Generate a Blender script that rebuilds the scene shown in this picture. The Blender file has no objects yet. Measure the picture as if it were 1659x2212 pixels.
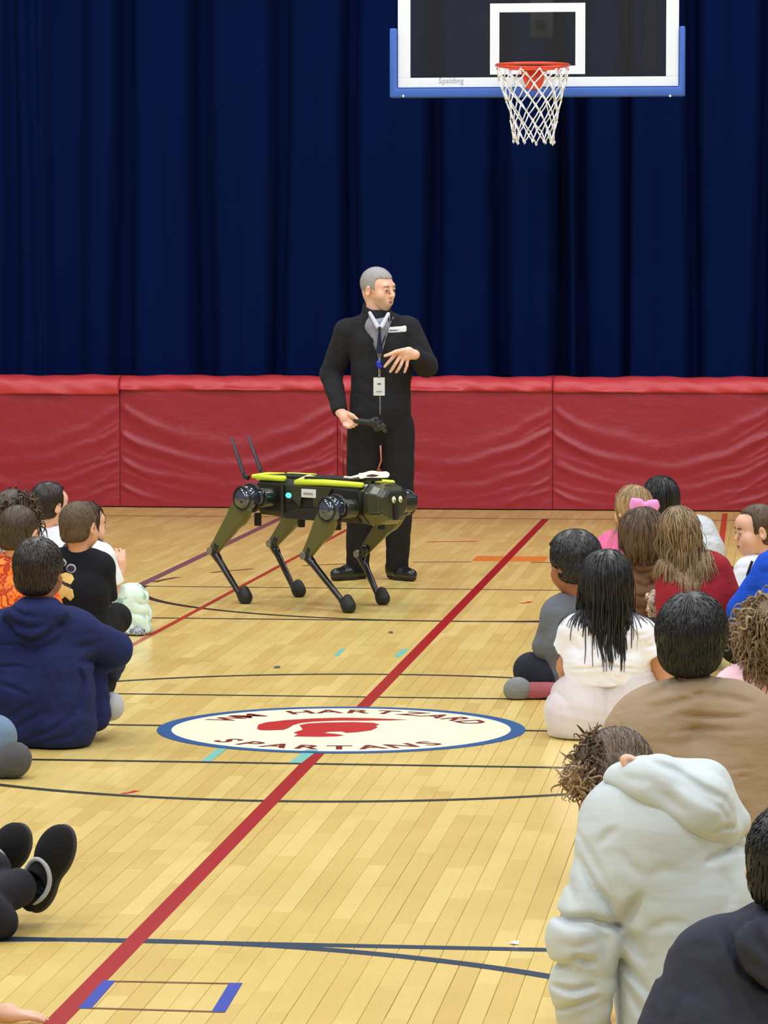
import bpy, bmesh, math, random
import numpy as np
from mathutils import Vector, Matrix
SC = bpy.context.scene
COL = SC.collection
random.seed(7); RNG = np.random.default_rng(7)

# ---------------------------------------------------------------- camera (a standing adult with a long phone lens)
FPX, CAMH = 7668.0, 1.7
PITCH = math.atan(506 / FPX)
cam = bpy.data.objects.new('camera', bpy.data.cameras.new('camera')); COL.objects.link(cam)
cam.data.sensor_fit = 'AUTO'; cam.data.sensor_width = 36.0; cam.data.lens = FPX / 2212 * 36.0
cam.data.clip_end = 200; cam.location = (0, 0, CAMH); cam.rotation_euler = (math.pi / 2 - PITCH, 0, 0)
SC.camera = cam
# ---------------------------------------------------------------- colour management
SC.view_settings.view_transform = 'Standard'; SC.view_settings.look = 'None'
SC.view_settings.gamma = 1; SC.view_settings.use_curve_mapping = False
SC.view_settings.exposure = 0.2
# ---------------------------------------------------------------- world and lights
wd = bpy.data.worlds.new('world'); SC.world = wd; wd.use_nodes = True
wd.node_tree.nodes['Background'].inputs[0].default_value = (0.9, 0.95, 1.0, 1)
wd.node_tree.nodes['Background'].inputs[1].default_value = 0.15
TH = math.radians(6.3587)                       # the court is turned against the camera's axis
C0 = (-0.1616, 13.3159)                         # centre of the court
CT, ST = math.cos(TH), math.sin(TH)
def CW(u, v, z=0.0):
    return (C0[0] + u * CT + v * ST, C0[1] - u * ST + v * CT, z)
def W2C(X, Y):
    X -= C0[0]; Y -= C0[1]
    return (X * CT - Y * ST, X * ST + Y * CT)
LAMP_POWER = 118
for lu in (-6.6, -2.2, 2.2, 6.6):
    for lv in (-13.5, -9, -4.5, 0, 4.5, 9.0):
        ld = bpy.data.lights.new('gym_lamp', 'AREA'); ld.shape = 'RECTANGLE'; ld.size = 1.3; ld.size_y = 1.3
        ld.energy = LAMP_POWER; ld.color = (0.92, 0.965, 1.0)
        lo = bpy.data.objects.new('gym_lamp', ld); COL.objects.link(lo)
        lo.location = CW(lu, lv, 7.6); lo.rotation_euler = (0, 0, -TH)

def P(x, y, D):
    """the point of the scene that the camera sees at photo pixel (x, y) at forward distance D metres"""
    u = (x - 829.5) / FPX; v = (y - 1106) / FPX; cp, sp = math.cos(PITCH), math.sin(PITCH)
    ry = cp - v * sp; t = D / ry
    return np.array((u * t, D, CAMH + (-sp - v * cp) * t))
def PC(x, y, v):
    """pixel onto the court plane of constant v (parallel to the stage)"""
    D = 20.0
    for _ in range(8):
        p = P(x, y, D); vv = W2C(p[0], p[1])[1]; D += (v - vv) / CT
    p = P(x, y, D); return (*W2C(p[0], p[1]), p[2])

# ---------------------------------------------------------------- scene bookkeeping
def link(name, me, mat=None, parent=None):
    o = bpy.data.objects.new(name, me); COL.objects.link(o)
    if mat is not None and me is not None and not me.materials: me.materials.append(mat)
    if parent is not None: o.parent = parent
    return o
def empty(name, loc=(0, 0, 0), rz=0.0):
    o = bpy.data.objects.new(name, None); COL.objects.link(o); o.location = loc; o.rotation_euler = (0, 0, rz); o.empty_display_size = .1
    return o
def tag(o, label, cat=None, group=None, kind=None):
    if label: o['label'] = label
    if cat: o['category'] = cat
    if group: o['group'] = group
    if kind: o['kind'] = kind
    return o
def npmesh(name, V, F, smooth=True, attrs=None):
    """V (n,3); F (m,k) int array or list of such"""
    me = bpy.data.meshes.new(name)
    if not isinstance(F, list): F = [F]
    F = [np.asarray(f, dtype=np.int32) for f in F if len(f)]
    nl = sum(f.size for f in F); npoly = sum(len(f) for f in F)
    V = np.asarray(V, dtype=np.float32)
    me.vertices.add(len(V)); me.vertices.foreach_set('co', V.ravel())
    me.loops.add(nl); me.loops.foreach_set('vertex_index', np.concatenate([f.ravel() for f in F]))
    me.polygons.add(npoly)
    tot = np.concatenate([np.full(len(f), f.shape[1], np.int32) for f in F])
    st = np.concatenate(([0], np.cumsum(tot)[:-1])).astype(np.int32)
    me.polygons.foreach_set('loop_start', st)
    try: me.polygons.foreach_set('loop_total', tot)
    except Exception: pass
    me.polygons.foreach_set('use_smooth', np.full(npoly, smooth))
    if attrs:
        for k, a in attrs.items():
            at = me.attributes.new(k, 'FLOAT', 'POINT'); at.data.foreach_set('value', np.asarray(a, np.float32))
    me.update(calc_edges=True); me.validate()
    return me
class MB:
    """collects plain polygons into one mesh"""
    def __init__(s): s.v = []; s.f = []
    def add(s, vs, fs):
        n = len(s.v); s.v += [tuple(map(float, q)) for q in vs]; s.f += [tuple(i + n for i in q) for q in fs]
    def box(s, c, h, R=None, bev=0):
        pts = [np.array((a, b, d)) * h for a in (-1, 1) for b in (-1, 1) for d in (-1, 1)]
        if R is not None: pts = [R @ q for q in pts]
        s.add([q + np.array(c) for q in pts], [(0, 1, 3, 2), (4, 6, 7, 5), (0, 4, 5, 1), (2, 3, 7, 6), (0, 2, 6, 4), (1, 5, 7, 3)])
    def tube(s, pts, r, n=8, closed=False, caps=True, flat=1.0):
        pts = [np.array(q, float) for q in pts]; m = len(pts)
        rr = r if hasattr(r, '__len__') else [r] * m
        prev = None; rings = []
        for i, q in enumerate(pts):
            if closed: t = pts[(i + 1) % m] - pts[i - 1]
            else: t = pts[min(i + 1, m - 1)] - pts[max(i - 1, 0)]
            t = t / (np.linalg.norm(t) + 1e-9)
            if prev is None:
                a = np.array((0, 0, 1.0)) if abs(t[2]) < .9 else np.array((1.0, 0, 0))
            else: a = prev
            a = a - t * a.dot(t); a /= np.linalg.norm(a) + 1e-9; prev = a; b = np.cross(t, a)
            rings.append([q + rr[i] * (math.cos(2 * math.pi * k / n) * a * flat + math.sin(2 * math.pi * k / n) * b) for k in range(n)])
        vs = [w for g in rings for w in g]; fs = []
        for i in range(m if closed else m - 1):
            j = (i + 1) % m
            for k in range(n):
                l = (k + 1) % n; fs.append((i * n + k, i * n + l, j * n + l, j * n + k))
        if caps and not closed:
            fs.append(tuple(range(n))[::-1]); fs.append(tuple((m - 1) * n + k for k in range(n)))
        s.add(vs, fs)
    def prism(s, poly, z0, z1, M=None):
        n = len(poly); vs = [(x, y, z0) for x, y in poly] + [(x, y, z1) for x, y in poly]
        if M is not None: vs = [M(q) for q in vs]
        s.add(vs, [tuple(range(n))[::-1], tuple(range(n, 2 * n))] + [(i, (i + 1) % n, (i + 1) % n + n, i + n) for i in range(n)])
    def sphere(s, c, r, nu=16, nv=10, R=None):
        r = np.array(r if hasattr(r, '__len__') else (r, r, r), float); vs = []; fs = []
        for j in range(nv + 1):
            for i in range(nu):
                a = 2 * math.pi * i / nu; b = math.pi * j / nv
                q = np.array((math.sin(b) * math.cos(a), math.sin(b) * math.sin(a), math.cos(b))) * r
                vs.append((R @ q if R is not None else q) + np.array(c))
        for j in range(nv):
            for i in range(nu):
                k = (i + 1) % nu; fs.append((j * nu + i, (j + 1) * nu + i, (j + 1) * nu + k, j * nu + k))
        s.add(vs, fs)
    def mesh(s, name, smooth=False, bevel=0.0, seg=2):
        me = bpy.data.meshes.new(name); me.from_pydata(s.v, [], s.f); me.update()
        bm = bmesh.new(); bm.from_mesh(me); bmesh.ops.remove_doubles(bm, verts=bm.verts, dist=1e-6)
        bmesh.ops.recalc_face_normals(bm, faces=bm.faces)
        if bevel: bmesh.ops.bevel(bm, geom=list(bm.edges), offset=bevel, segments=seg, affect='EDGES', profile=.5, clamp_overlap=True)
        for f in bm.faces: f.smooth = smooth
        bm.to_mesh(me); bm.free(); me.update()
        return me
    def obj(s, name, mat, parent=None, smooth=False, bevel=0.0, seg=2):
        return link(name, s.mesh(name, smooth, bevel, seg), mat, parent)

# ---------------------------------------------------------------- materials
def lin(c):
    return tuple(((x / 255) / 12.92 if x / 255 <= .04045 else ((x / 255 + .055) / 1.055) ** 2.4) for x in c) + (1.0,)
class NT:
    def __init__(s, name):
        s.m = bpy.data.materials.new(name); s.m.use_nodes = True; s.t = s.m.node_tree
        s.b = s.t.nodes['Principled BSDF']
    def n(s, typ, **kw):
        nd = s.t.nodes.new(typ)
        for k, v in kw.items():
            if isinstance(k, str) and hasattr(nd, k): setattr(nd, k, v)
            else: nd.inputs[k].default_value = v
        return nd
    def l(s, a, b): s.t.links.new(a, b)
    def math(s, op, a, b=None, c=None):
        nd = s.n('ShaderNodeMath', operation=op)
        for i, q in enumerate((a, b, c)):
            if q is None: continue
            if isinstance(q, (int, float)): nd.inputs[i].default_value = q
            else: s.l(q, nd.inputs[i])
        return nd.outputs[0]
    def mix(s, fac, a, b, mode='MIX'):
        nd = s.n('ShaderNodeMix', data_type='RGBA', blend_type=mode)
        for i, q in ((0, fac), (6, a), (7, b)):
            if isinstance(q, (int, float)): nd.inputs[i].default_value = q
            elif isinstance(q, tuple): nd.inputs[i].default_value = q
            else: s.l(q, nd.inputs[i])
        return nd.outputs[2]
    def noise(s, scale, detail=3, vec=None, rough=.5, stretch=None, coord='Object'):
        tc = s.n('ShaderNodeTexCoord'); v = tc.outputs[coord] if vec is None else vec
        if stretch:
            mp = s.n('ShaderNodeMapping'); s.l(v, mp.inputs[0]); mp.inputs['Scale'].default_value = stretch; v = mp.outputs[0]
        nd = s.n('ShaderNodeTexNoise'); nd.inputs['Scale'].default_value = scale; nd.inputs['Detail'].default_value = detail
        nd.inputs['Roughness'].default_value = rough; s.l(v, nd.inputs['Vector']); return nd.outputs[0]
    def bump(s, h, strength=.3, dist=.002, prev=None):
        nd = s.n('ShaderNodeBump'); nd.inputs['Strength'].default_value = strength; nd.inputs['Distance'].default_value = dist
        s.l(h, nd.inputs['Height'])
        if prev is not None: s.l(prev, nd.inputs['Normal'])
        s.l(nd.outputs[0], s.b.inputs['Normal']); return nd.outputs[0]
    def set(s, **kw):
        for k, v in kw.items(): s.b.inputs[k.replace('_', ' ')].default_value = v
        return s
def simple(name, col, rough=.5, metal=0.0, spec=.5, var=.08, vs=30, bump=0.0, bs=200, coat=0.0, emis=None):
    t = NT(name); c = lin(col)
    if var:
        d = tuple(x * (1 - var) for x in c[:3]) + (1,); e = tuple(min(1, x * (1 + var)) for x in c[:3]) + (1,)
        t.l(t.mix(t.noise(vs, 3), d, e), t.b.inputs['Base Color'])
    else: t.b.inputs['Base Color'].default_value = c
    t.set(Roughness=rough, Metallic=metal); t.b.inputs['Specular IOR Level'].default_value = spec
    if coat: t.b.inputs['Coat Weight'].default_value = coat; t.b.inputs['Coat Roughness'].default_value = .15
    if bump: t.bump(t.noise(bs, 2), bump, .002)
    if emis: t.b.inputs['Emission Color'].default_value = lin(emis[0]); t.b.inputs['Emission Strength'].default_value = emis[1]
    return t.m
def fabric(name, col, rough=.85, var=.12, sheen=.25, fold=.5, fs=9.0, weave=600, spec=.25, knit=.25):
    """cloth: slow tone variation, woven grain, soft crumple relief"""
    t = NT(name); c = lin(col)
    d = tuple(x * (1 - var) for x in c[:3]) + (1,); e = tuple(min(1, x * (1 + var)) for x in c[:3]) + (1,)
    t.l(t.mix(t.noise(14, 3), d, e), t.b.inputs['Base Color'])
    t.set(Roughness=rough); t.b.inputs['Specular IOR Level'].default_value = spec
    t.b.inputs['Sheen Weight'].default_value = sheen; t.b.inputs['Sheen Roughness'].default_value = .5
    t.b.inputs['Sheen Tint'].default_value = e
    n1 = t.bump(t.noise(fs, 3, rough=.45, stretch=(1, 1, 2.2)), fold, .02)
    rg = t.math('ABSOLUTE', t.math('SUBTRACT', t.noise(fs * .5, 2, rough=.4, stretch=(1, 1, 1.8)), .5)); rg = t.math('POWER', t.math('SUBTRACT', 1.0, t.math('MULTIPLY', rg, 2.0)), 7.0)
    n1 = t.bump(rg, fold * .22, .010, n1)
    t.bump(t.noise(weave, 1), knit, .0015, n1)
    return t.m
def hairmat(name, col, tip=None, rough=.38, gloss=.5):
    t = NT(name); c = lin(col); tp = lin(tip) if tip else tuple(min(1, x * 1.7) for x in c[:3]) + (1,)
    at = t.n('ShaderNodeAttribute'); at.attribute_name = 'tone'
    base = t.mix(at.outputs['Fac'], tuple(x * .6 for x in c[:3]) + (1,), tp)
    t.l(base, t.b.inputs['Base Color']); t.set(Roughness=rough); t.b.inputs['Specular IOR Level'].default_value = gloss
    t.bump(t.noise(160, 2, stretch=(1, 1, .25)), .5, .002)
    return t.m
def skinmat(name, col, rough=.5):
    t = NT(name); c = lin(col)
    d = (c[0] * .9, c[1] * .78, c[2] * .75, 1)
    t.l(t.mix(t.noise(18, 3), d, tuple(min(1, x * 1.06) for x in c[:3]) + (1,)), t.b.inputs['Base Color'])
    t.set(Roughness=rough); t.b.inputs['Subsurface Weight'].default_value = .12
    t.b.inputs['Subsurface Radius'].default_value = (.6, .25, .15); t.b.inputs['Subsurface Scale'].default_value = .01
    t.bump(t.noise(300, 2), .15, .001)
    return t.m

# ---------------------------------------------------------------- signed-distance modelling (bodies, clothes, shells)
class S:
    def __init__(s, f, lo, hi): s.f = f; s.lo = np.array(lo, float); s.hi = np.array(hi, float)
def A3(q): return np.asarray(q, dtype=np.float32)
def cap(a, b, ra, rb=None):
    a = A3(a); b = A3(b); rb = ra if rb is None else rb; ba = b - a; L = float(ba @ ba) + 1e-9
    def f(Q):
        pa = Q - a; t = np.clip((pa @ ba) / L, 0, 1)
        d = pa - t[:, None] * ba
        return np.sqrt((d * d).sum(1)) - (ra + (rb - ra) * t)
    r = max(ra, rb); return S(f, np.minimum(a, b) - r, np.maximum(a, b) + r)
def ell(c, r, R=None):
    c = A3(c); r = A3(r); Rt = None if R is None else A3(R)
    def f(Q):
        q = Q - c
        if Rt is not None: q = q @ Rt
        k0 = np.sqrt(((q / r) ** 2).sum(1)) + 1e-9; k1 = np.sqrt(((q / (r * r)) ** 2).sum(1)) + 1e-9
        return k0 * (k0 - 1) / k1
    m = r if R is None else np.sqrt(((np.array(R) * np.array(r)) ** 2).sum(1))
    return S(f, c - m, c + m)
def rbox(c, h, rr=.01, R=None):
    c = A3(c); h = A3(h) - rr; Rt = None if R is None else A3(R)
    def f(Q):
        q = Q - c
        if Rt is not None: q = q @ Rt
        q = np.abs(q) - h
        return np.sqrt((np.maximum(q, 0) ** 2).sum(1)) + np.minimum(q.max(1), 0) - rr
    m = (h + rr) if R is None else np.abs(np.array(R)) @ (h + rr)
    return S(f, c - m, c + m)
def chain(pts, rs):
    return [cap(pts[i], pts[i + 1], rs[i], rs[i + 1]) for i in range(len(pts) - 1)]
def smin(a, b, k):
    h = np.clip(.5 + .5 * (b - a) / k, 0, 1); return b + (a - b) * h - k * h * (1 - h)
def U(k, *ss):
    ss = [x for q in ss for x in (q if isinstance(q, (list, tuple)) else [q])]
    def f(Q):
        d = ss[0].f(Q)
        for x in ss[1:]:
            e = x.f(Q); d = smin(d, e, k) if k > 0 else np.minimum(d, e)
        return d
    return S(f, np.min([x.lo for x in ss], 0), np.max([x.hi for x in ss], 0))
def SUB(s, k, *cs):
    cs = [x for q in cs for x in (q if isinstance(q, (list, tuple)) else [q])]
    def f(Q):
        d = s.f(Q)
        for c in cs: d = -smin(-d, c.f(Q), k)
        return d
    return S(f, s.lo, s.hi)
def CUT(s, p, n, k=.004):
    """keep the side of the plane through p that n points away from"""
    p = A3(p); n = A3(n) / np.linalg.norm(n)
    return S(lambda Q: -smin(-s.f(Q), -((Q - p) @ n), k), s.lo, s.hi)
def FLOORED(s, z=.004):
    g = S(lambda Q: np.maximum(s.f(Q), z - Q[:, 2]), s.lo.copy(), s.hi); g.lo[2] = max(g.lo[2], z - .01); return g
def DISP(s, g, m=.02):
    return S(lambda Q: s.f(Q) + g(Q), s.lo - m, s.hi + m)
def GROW(s, r): return S(lambda Q: s.f(Q) - r, s.lo - r, s.hi + r)
def wrinkle(amp, dirv, freq, seed=0, warp=1.0, across=None):
    """cloth folds: warped ridges running across dirv"""
    g = np.random.default_rng(seed); d = A3(dirv) / np.linalg.norm(dirv)
    k1 = A3(g.normal(size=3)) * 7; k2 = A3(g.normal(size=3)) * 13; k3 = A3(g.normal(size=3)) * 5; p = g.uniform(0, 6, 4)
    def f(Q):
        w = 1.6 * np.sin(Q @ k1 + p[0]) + .8 * np.sin(Q @ k2 + p[1])
        a = (Q @ d) * freq + warp * w + p[2]
        m = .5 + .5 * np.sin(Q @ k3 + p[3] + w * .6)
        r = 1 - np.abs(np.sin(a))
        return amp * (r * r * 1.2 - .4) * m
    return f
def crease(pts, depth, r):
    """a fold running down the near face of a garment: a groove that dies out at its ends, with soft raised flanks"""
    P_ = [A3((p[0], p[2])) for p in pts]; ym = float(np.mean([p[1] for p in pts])) + .16
    ln = [float(np.linalg.norm(P_[i + 1] - P_[i])) for i in range(len(P_) - 1)]; tot = sum(ln) or 1
    lo = np.min(P_, 0) - 4 * r; hi = np.max(P_, 0) + 4 * r
    def f(Q):
        out = np.zeros(len(Q), np.float32)
        X = Q[:, (0, 2)]; m0 = (X[:, 0] > lo[0]) & (X[:, 0] < hi[0]) & (X[:, 1] > lo[1]) & (X[:, 1] < hi[1]) & (Q[:, 1] < ym)
        if not m0.any(): return out
        X = X[m0]; y = Q[m0, 1]
        best = np.full(len(X), 9.0, np.float32); tt = np.zeros(len(X), np.float32); acc = 0.0
        for i in range(len(P_) - 1):
            ba = P_[i + 1] - P_[i]; pa = X - P_[i]; t = np.clip((pa @ ba) / (float(ba @ ba) + 1e-9), 0, 1); d = pa - t[:, None] * ba; d = np.sqrt((d * d).sum(1))
            m = d < best; best = np.where(m, d, best); tt = np.where(m, (acc + t * ln[i]) / tot, tt); acc += ln[i]
        w = np.sqrt(np.clip(np.sin(np.pi * np.clip(tt * .96 + .02, 0, 1)), 0, 1)) * np.clip((ym - y) / .05, 0, 1); rr = r * (.55 + .6 * w)
        out[m0] = depth * w * (1.25 * np.exp(-(best / rr) ** 2) - .5 * np.exp(-(best / (2.6 * rr)) ** 2))
        return out
    return f
def snet(s, h, pad=.012):
    """surface nets over the distance field, evaluated only near the surface"""
    lo = s.lo - pad; hi = s.hi + pad; n = np.ceil((hi - lo) / h).astype(int) + 1; n = (n // 4 + 2) * 4
    ax = [(lo[i] + h * np.arange(n[i])).astype(np.float32) for i in range(3)]
    cx = [a[1::4] + h * .5 for a in ax]
    G = np.stack(np.meshgrid(*cx, indexing='ij'), -1).reshape(-1, 3)
    dc = s.f(G).reshape([len(a) for a in cx])
    near = np.abs(dc) < 7.0 * h
    F = np.repeat(np.repeat(np.repeat(dc, 4, 0), 4, 1), 4, 2)[:n[0], :n[1], :n[2]].copy()
    M = np.repeat(np.repeat(np.repeat(near, 4, 0), 4, 1), 4, 2)[:n[0], :n[1], :n[2]]
    idx = np.nonzero(M.ravel())[0]
    ii, jj, kk = np.unravel_index(idx, F.shape)
    Q = np.stack((ax[0][ii], ax[1][jj], ax[2][kk]), 1)
    out = np.empty(len(Q), np.float32)
    for a in range(0, len(Q), 400000): out[a:a + 400000] = s.f(Q[a:a + 400000])
    F.ravel()[idx] = out
    F[0] = F[-1] = 1; F[:, 0] = F[:, -1] = 1; F[:, :, 0] = F[:, :, -1] = 1
    I = F < 0
    cnt = np.zeros(tuple(x - 1 for x in F.shape), np.int8)
    for a in (0, 1):
        for b in (0, 1):
            for c in (0, 1): cnt += I[a:a + cnt.shape[0], b:b + cnt.shape[1], c:c + cnt.shape[2]]
    act = (cnt > 0) & (cnt < 8)
    ci, cj, ck = np.nonzero(act); vid = np.full(cnt.shape, -1, np.int32); vid[ci, cj, ck] = np.arange(len(ci))
    acc = np.zeros((len(ci), 3), np.float32); num = np.zeros(len(ci), np.float32)
    cor = [(a, b, c) for a in (0, 1) for b in (0, 1) for c in (0, 1)]
    val = {q: F[ci + q[0], cj + q[1], ck + q[2]] for q in cor}
    for q in cor:
        for axn in range(3):
            if q[axn]: continue
            r = list(q); r[axn] = 1; r = tuple(r); a, b = val[q], val[r]
            m = (a < 0) != (b < 0); t = np.where(m, a / np.where(m, a - b, 1), 0)
            e = np.zeros((len(ci), 3), np.float32); e[:] = q; e[:, axn] = t
            acc += e * m[:, None]; num += m
    V = acc / num[:, None] + np.stack((ci, cj, ck), 1)
    V = V * h + lo
    quads = []
    for axn in range(3):
        b, c = (axn + 1) % 3, (axn + 2) % 3
        sl0 = [slice(None)] * 3; sl1 = [slice(None)] * 3; sl0[axn] = slice(0, -1); sl1[axn] = slice(1, None)
        ch = I[tuple(sl0)] != I[tuple(sl1)]
        q = np.stack(np.nonzero(ch), 1)
        q = q[(q[:, b] > 0) & (q[:, c] > 0) & (q[:, b] < F.shape[b] - 1) & (q[:, c] < F.shape[c] - 1)]
        if not len(q): continue
        def g(db, dcc):
            r = q.copy(); r[:, b] -= db; r[:, c] -= dcc; return vid[r[:, 0], r[:, 1], r[:, 2]]
        Fq = np.stack((g(1, 1), g(0, 1), g(0, 0), g(1, 0)), 1)
        ins = I[q[:, 0], q[:, 1], q[:, 2]]
        Fq[~ins] = Fq[~ins][:, ::-1]
        quads.append(Fq)
    Fq = np.concatenate(quads); Fq = Fq[(Fq >= 0).all(1)]
    return V, Fq
def grad(f, Q, e=.004):
    g = np.stack([f(Q + A3(d) * e) - f(Q - A3(d) * e) for d in ((1, 0, 0), (0, 1, 0), (0, 0, 1))], 1)
    return g / (np.linalg.norm(g, axis=1, keepdims=True) + 1e-9)
def sobj(name, s, h, mat, root, extra=None, tone=None):
    """mesh of a distance field as a child of root; extra = (V, quads, tone) joined in"""
    V, F = snet(s, h)
    loc = np.array(root.location) if root is not None else 0
    n0 = len(V); T = np.full(n0, .35 if tone is None else tone, np.float32)
    if extra is not None:
        V = np.concatenate((V, extra[0])); F = np.concatenate((F, extra[1] + n0)); T = np.concatenate((T, extra[2]))
    at = {'tone': T} if (extra is not None or tone is not None) else None
    return link(name, npmesh(name, V - loc, F, True, at), mat, root)

# ---------------------------------------------------------------- hair made of locks
def locks(roots, dirs, steps, ds, rad, coll=None, grav=0.0, wave=0.0, wfreq=40, jit=.15, seed=1, flat=.5, off=.002, taper=.15, tone=(.1, .9), lens=None, zend=None, tang=0.0, stick=0.0):
    g = np.random.default_rng(seed); N = len(roots)
    p = np.array(roots, np.float32); d = np.array(dirs, np.float32); d /= np.linalg.norm(d, axis=1, keepdims=True) + 1e-9
    if coll is not None and tang:
        n0 = grad(coll, p); d = d - n0 * (d * n0).sum(1, keepdims=True) * tang; d /= np.linalg.norm(d, axis=1, keepdims=True) + 1e-9
    d += g.normal(size=d.shape).astype(np.float32) * jit; d /= np.linalg.norm(d, axis=1, keepdims=True)
    ph = g.uniform(0, 6.28, N); side = g.normal(size=(N, 3)).astype(np.float32)
    L = g.uniform(.7, 1.15, N) if lens is None else lens
    path = [p.copy()]
    for i in range(steps):
        st = (ds * L)[:, None]
        if zend is not None: st = st * np.where(p[:, 2] < zend, .04, 1.0)[:, None]
        w = (side * (np.sin(ph + i * ds * wfreq))[:, None] * wave).astype(np.float32)
        d = d + np.array((0, 0, -grav), np.float32) + w; d /= np.linalg.norm(d, axis=1, keepdims=True) + 1e-9
        q = p + d * st
        if coll is not None:
            for _ in range(2):
                s = coll(q); n = grad(coll, q); push = np.maximum(off - s, 0)[:, None]; q = q + n * push
            d2 = q - p; ln = np.linalg.norm(d2, axis=1, keepdims=True) + 1e-9; d = d2 / ln; q = p + d * st
            s = coll(q); n = grad(coll, q); q = q + n * np.maximum(off - s, 0)[:, None]
            if stick: q = q - n * (np.clip(s - off, 0, .012) * stick * (s < .03))[:, None]
        p = q.astype(np.float32); path.append(p.copy())
    Pt = np.stack(path, 1)                                            # N, steps+1, 3
    T = np.gradient(Pt, axis=1); T /= np.linalg.norm(T, axis=2, keepdims=True) + 1e-9
    if coll is not None:
        Nn = grad(coll, Pt.reshape(-1, 3)).reshape(Pt.shape)
    else: Nn = np.cross(T, side[:, None, :])
    B = np.cross(T, Nn); B /= np.linalg.norm(B, axis=2, keepdims=True) + 1e-9; Nn = np.cross(B, T)
    M = steps + 1; t = np.linspace(0, 1, M)
    prof = (np.clip(np.minimum(1, t * 4 + .5), 0, 1) * (1 - (1 - taper) * t ** 2.2))[None, :, None] * (rad * g.uniform(.7, 1.3, N))[:, None, None]
    ring = [Pt + B * prof, Pt + Nn * prof * flat, Pt - B * prof, Pt - Nn * prof * flat]
    V = np.stack(ring, 2).reshape(-1, 3)
    k = np.arange(4); base = (np.arange(N)[:, None, None] * M + np.arange(M - 1)[None, :, None]) * 4
    a = base + k; b = base + (k + 1) % 4
    F = np.stack((a, b, b + 4, a + 4), -1).reshape(-1, 4)
    tn = np.repeat(g.uniform(tone[0], tone[1], N), M * 4)
    return V.astype(np.float32), F.astype(np.int32), tn.astype(np.float32)
def scatter(s, n, cond=None, seed=0):
    """n points on the zero surface of s inside its box where cond(Q) holds"""
    g = np.random.default_rng(seed); out = []; tot = 0
    while tot < n and len(out) < 40:
        Q = (s.lo + g.random((n * 6, 3)) * (s.hi - s.lo)).astype(np.float32)
        for _ in range(4): Q = Q - grad(s.f, Q) * s.f(Q)[:, None]
        ok = np.abs(s.f(Q)) < .003
        if cond is not None: ok &= cond(Q)
        Q = Q[ok]; out.append(Q); tot += len(Q)
    return np.concatenate(out)[:n]
# ================================================================ the hall
def shell_box(name, u0, u1, v0, v1, z0, z1, mat):
    m = MB(); m.box(((u0 + u1) / 2, (v0 + v1) / 2, (z0 + z1) / 2), (abs(u1 - u0) / 2, abs(v1 - v0) / 2, abs(z1 - z0) / 2))
    o = m.obj(name, mat); o.location = CW(0, 0); o.rotation_euler = (0, 0, -TH); o['kind'] = 'structure'; return o
M_wall = simple('painted_block_wall', (150, 152, 152), .8, var=.04, vs=3)
M_ceil = simple('ceiling_paint', (140, 141, 142), .9, var=.03, vs=2)
shell_box('wall_left', -10.2, -10, -16, 16, 0, 8, M_wall); shell_box('wall_right', 10, 10.2, -16, 16, 0, 8, M_wall)
shell_box('wall_rear', -10.2, 10.2, -16.2, -16, 0, 8, M_wall); shell_box('wall_front', -10.2, 10.2, 16, 16.2, 0, 8, M_wall)
shell_box('ceiling', -10.2, 10.2, -16.2, 16.2, 8, 8.2, M_ceil)
M_stage = simple('stage_boards', (120, 92, 64), .5, var=.15, vs=12)
shell_box('stage', -10, 10, 12.86, 16, 0, .955, M_stage)

def floor_material(name, source):
    t = NT(name)
    if source == 'object': rnd = t.n('ShaderNodeObjectInfo').outputs['Random']
    else:
        a = t.n('ShaderNodeAttribute'); a.attribute_name = 'tone'; rnd = a.outputs['Fac']
    geo = t.n('ShaderNodeNewGeometry').outputs['Position']
    rot = t.n('ShaderNodeMapping'); t.l(geo, rot.inputs[0]); rot.inputs['Rotation'].default_value = (0, 0, TH)
    ramp = t.n('ShaderNodeValToRGB'); t.l(rnd, ramp.inputs[0]); cr = ramp.color_ramp
    cr.elements[0].position = 0; cr.elements[0].color = lin(FLOOR_A); cr.elements[1].position = 1; cr.elements[1].color = lin(FLOOR_C)
    e = cr.elements.new(.5); e.color = lin(FLOOR_B)
    grain = t.noise(1.0, 4, rot.outputs[0], .6, stretch=(110, 5, 110))
    c = t.mix(t.math('MULTIPLY', grain, .32), ramp.outputs[0], lin((176, 128, 62)))
    blot = t.noise(3.2, 4, rot.outputs[0], .6, stretch=(1, .6, 1))
    c = t.mix(t.math('MULTIPLY', blot, .28), c, lin((220, 184, 108)))
    t.l(c, t.b.inputs['Base Color']); t.set(Roughness=.3); t.b.inputs['Specular IOR Level'].default_value = .42
    rr = t.n('ShaderNodeMapRange'); rr.inputs[3].default_value = .17; rr.inputs[4].default_value = .34
    t.l(t.noise(2.0, 4, geo), rr.inputs[0]); t.l(rr.outputs[0], t.b.inputs['Roughness'])
    t.bump(t.noise(6, 2, geo), .06, .01)
    return t.m
FLOOR_A, FLOOR_B, FLOOR_C = (220, 191, 112), (230, 204, 124), (242, 218, 140)
M_floor_o = floor_material('maple_plank', 'object'); M_floor_a = floor_material('maple_planks_joined', 'attr')
M_gap = simple('floor_joint_shadow_board', (120, 82, 40), .8, var=.1)
fm = MB(); fm.box((0, 0, -.06), (10.1, 16.1, .052))
FLOOR = fm.obj('floor', M_gap); FLOOR.location = CW(0, 0); FLOOR.rotation_euler = (0, 0, -TH); FLOOR['kind'] = 'structure'
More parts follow.
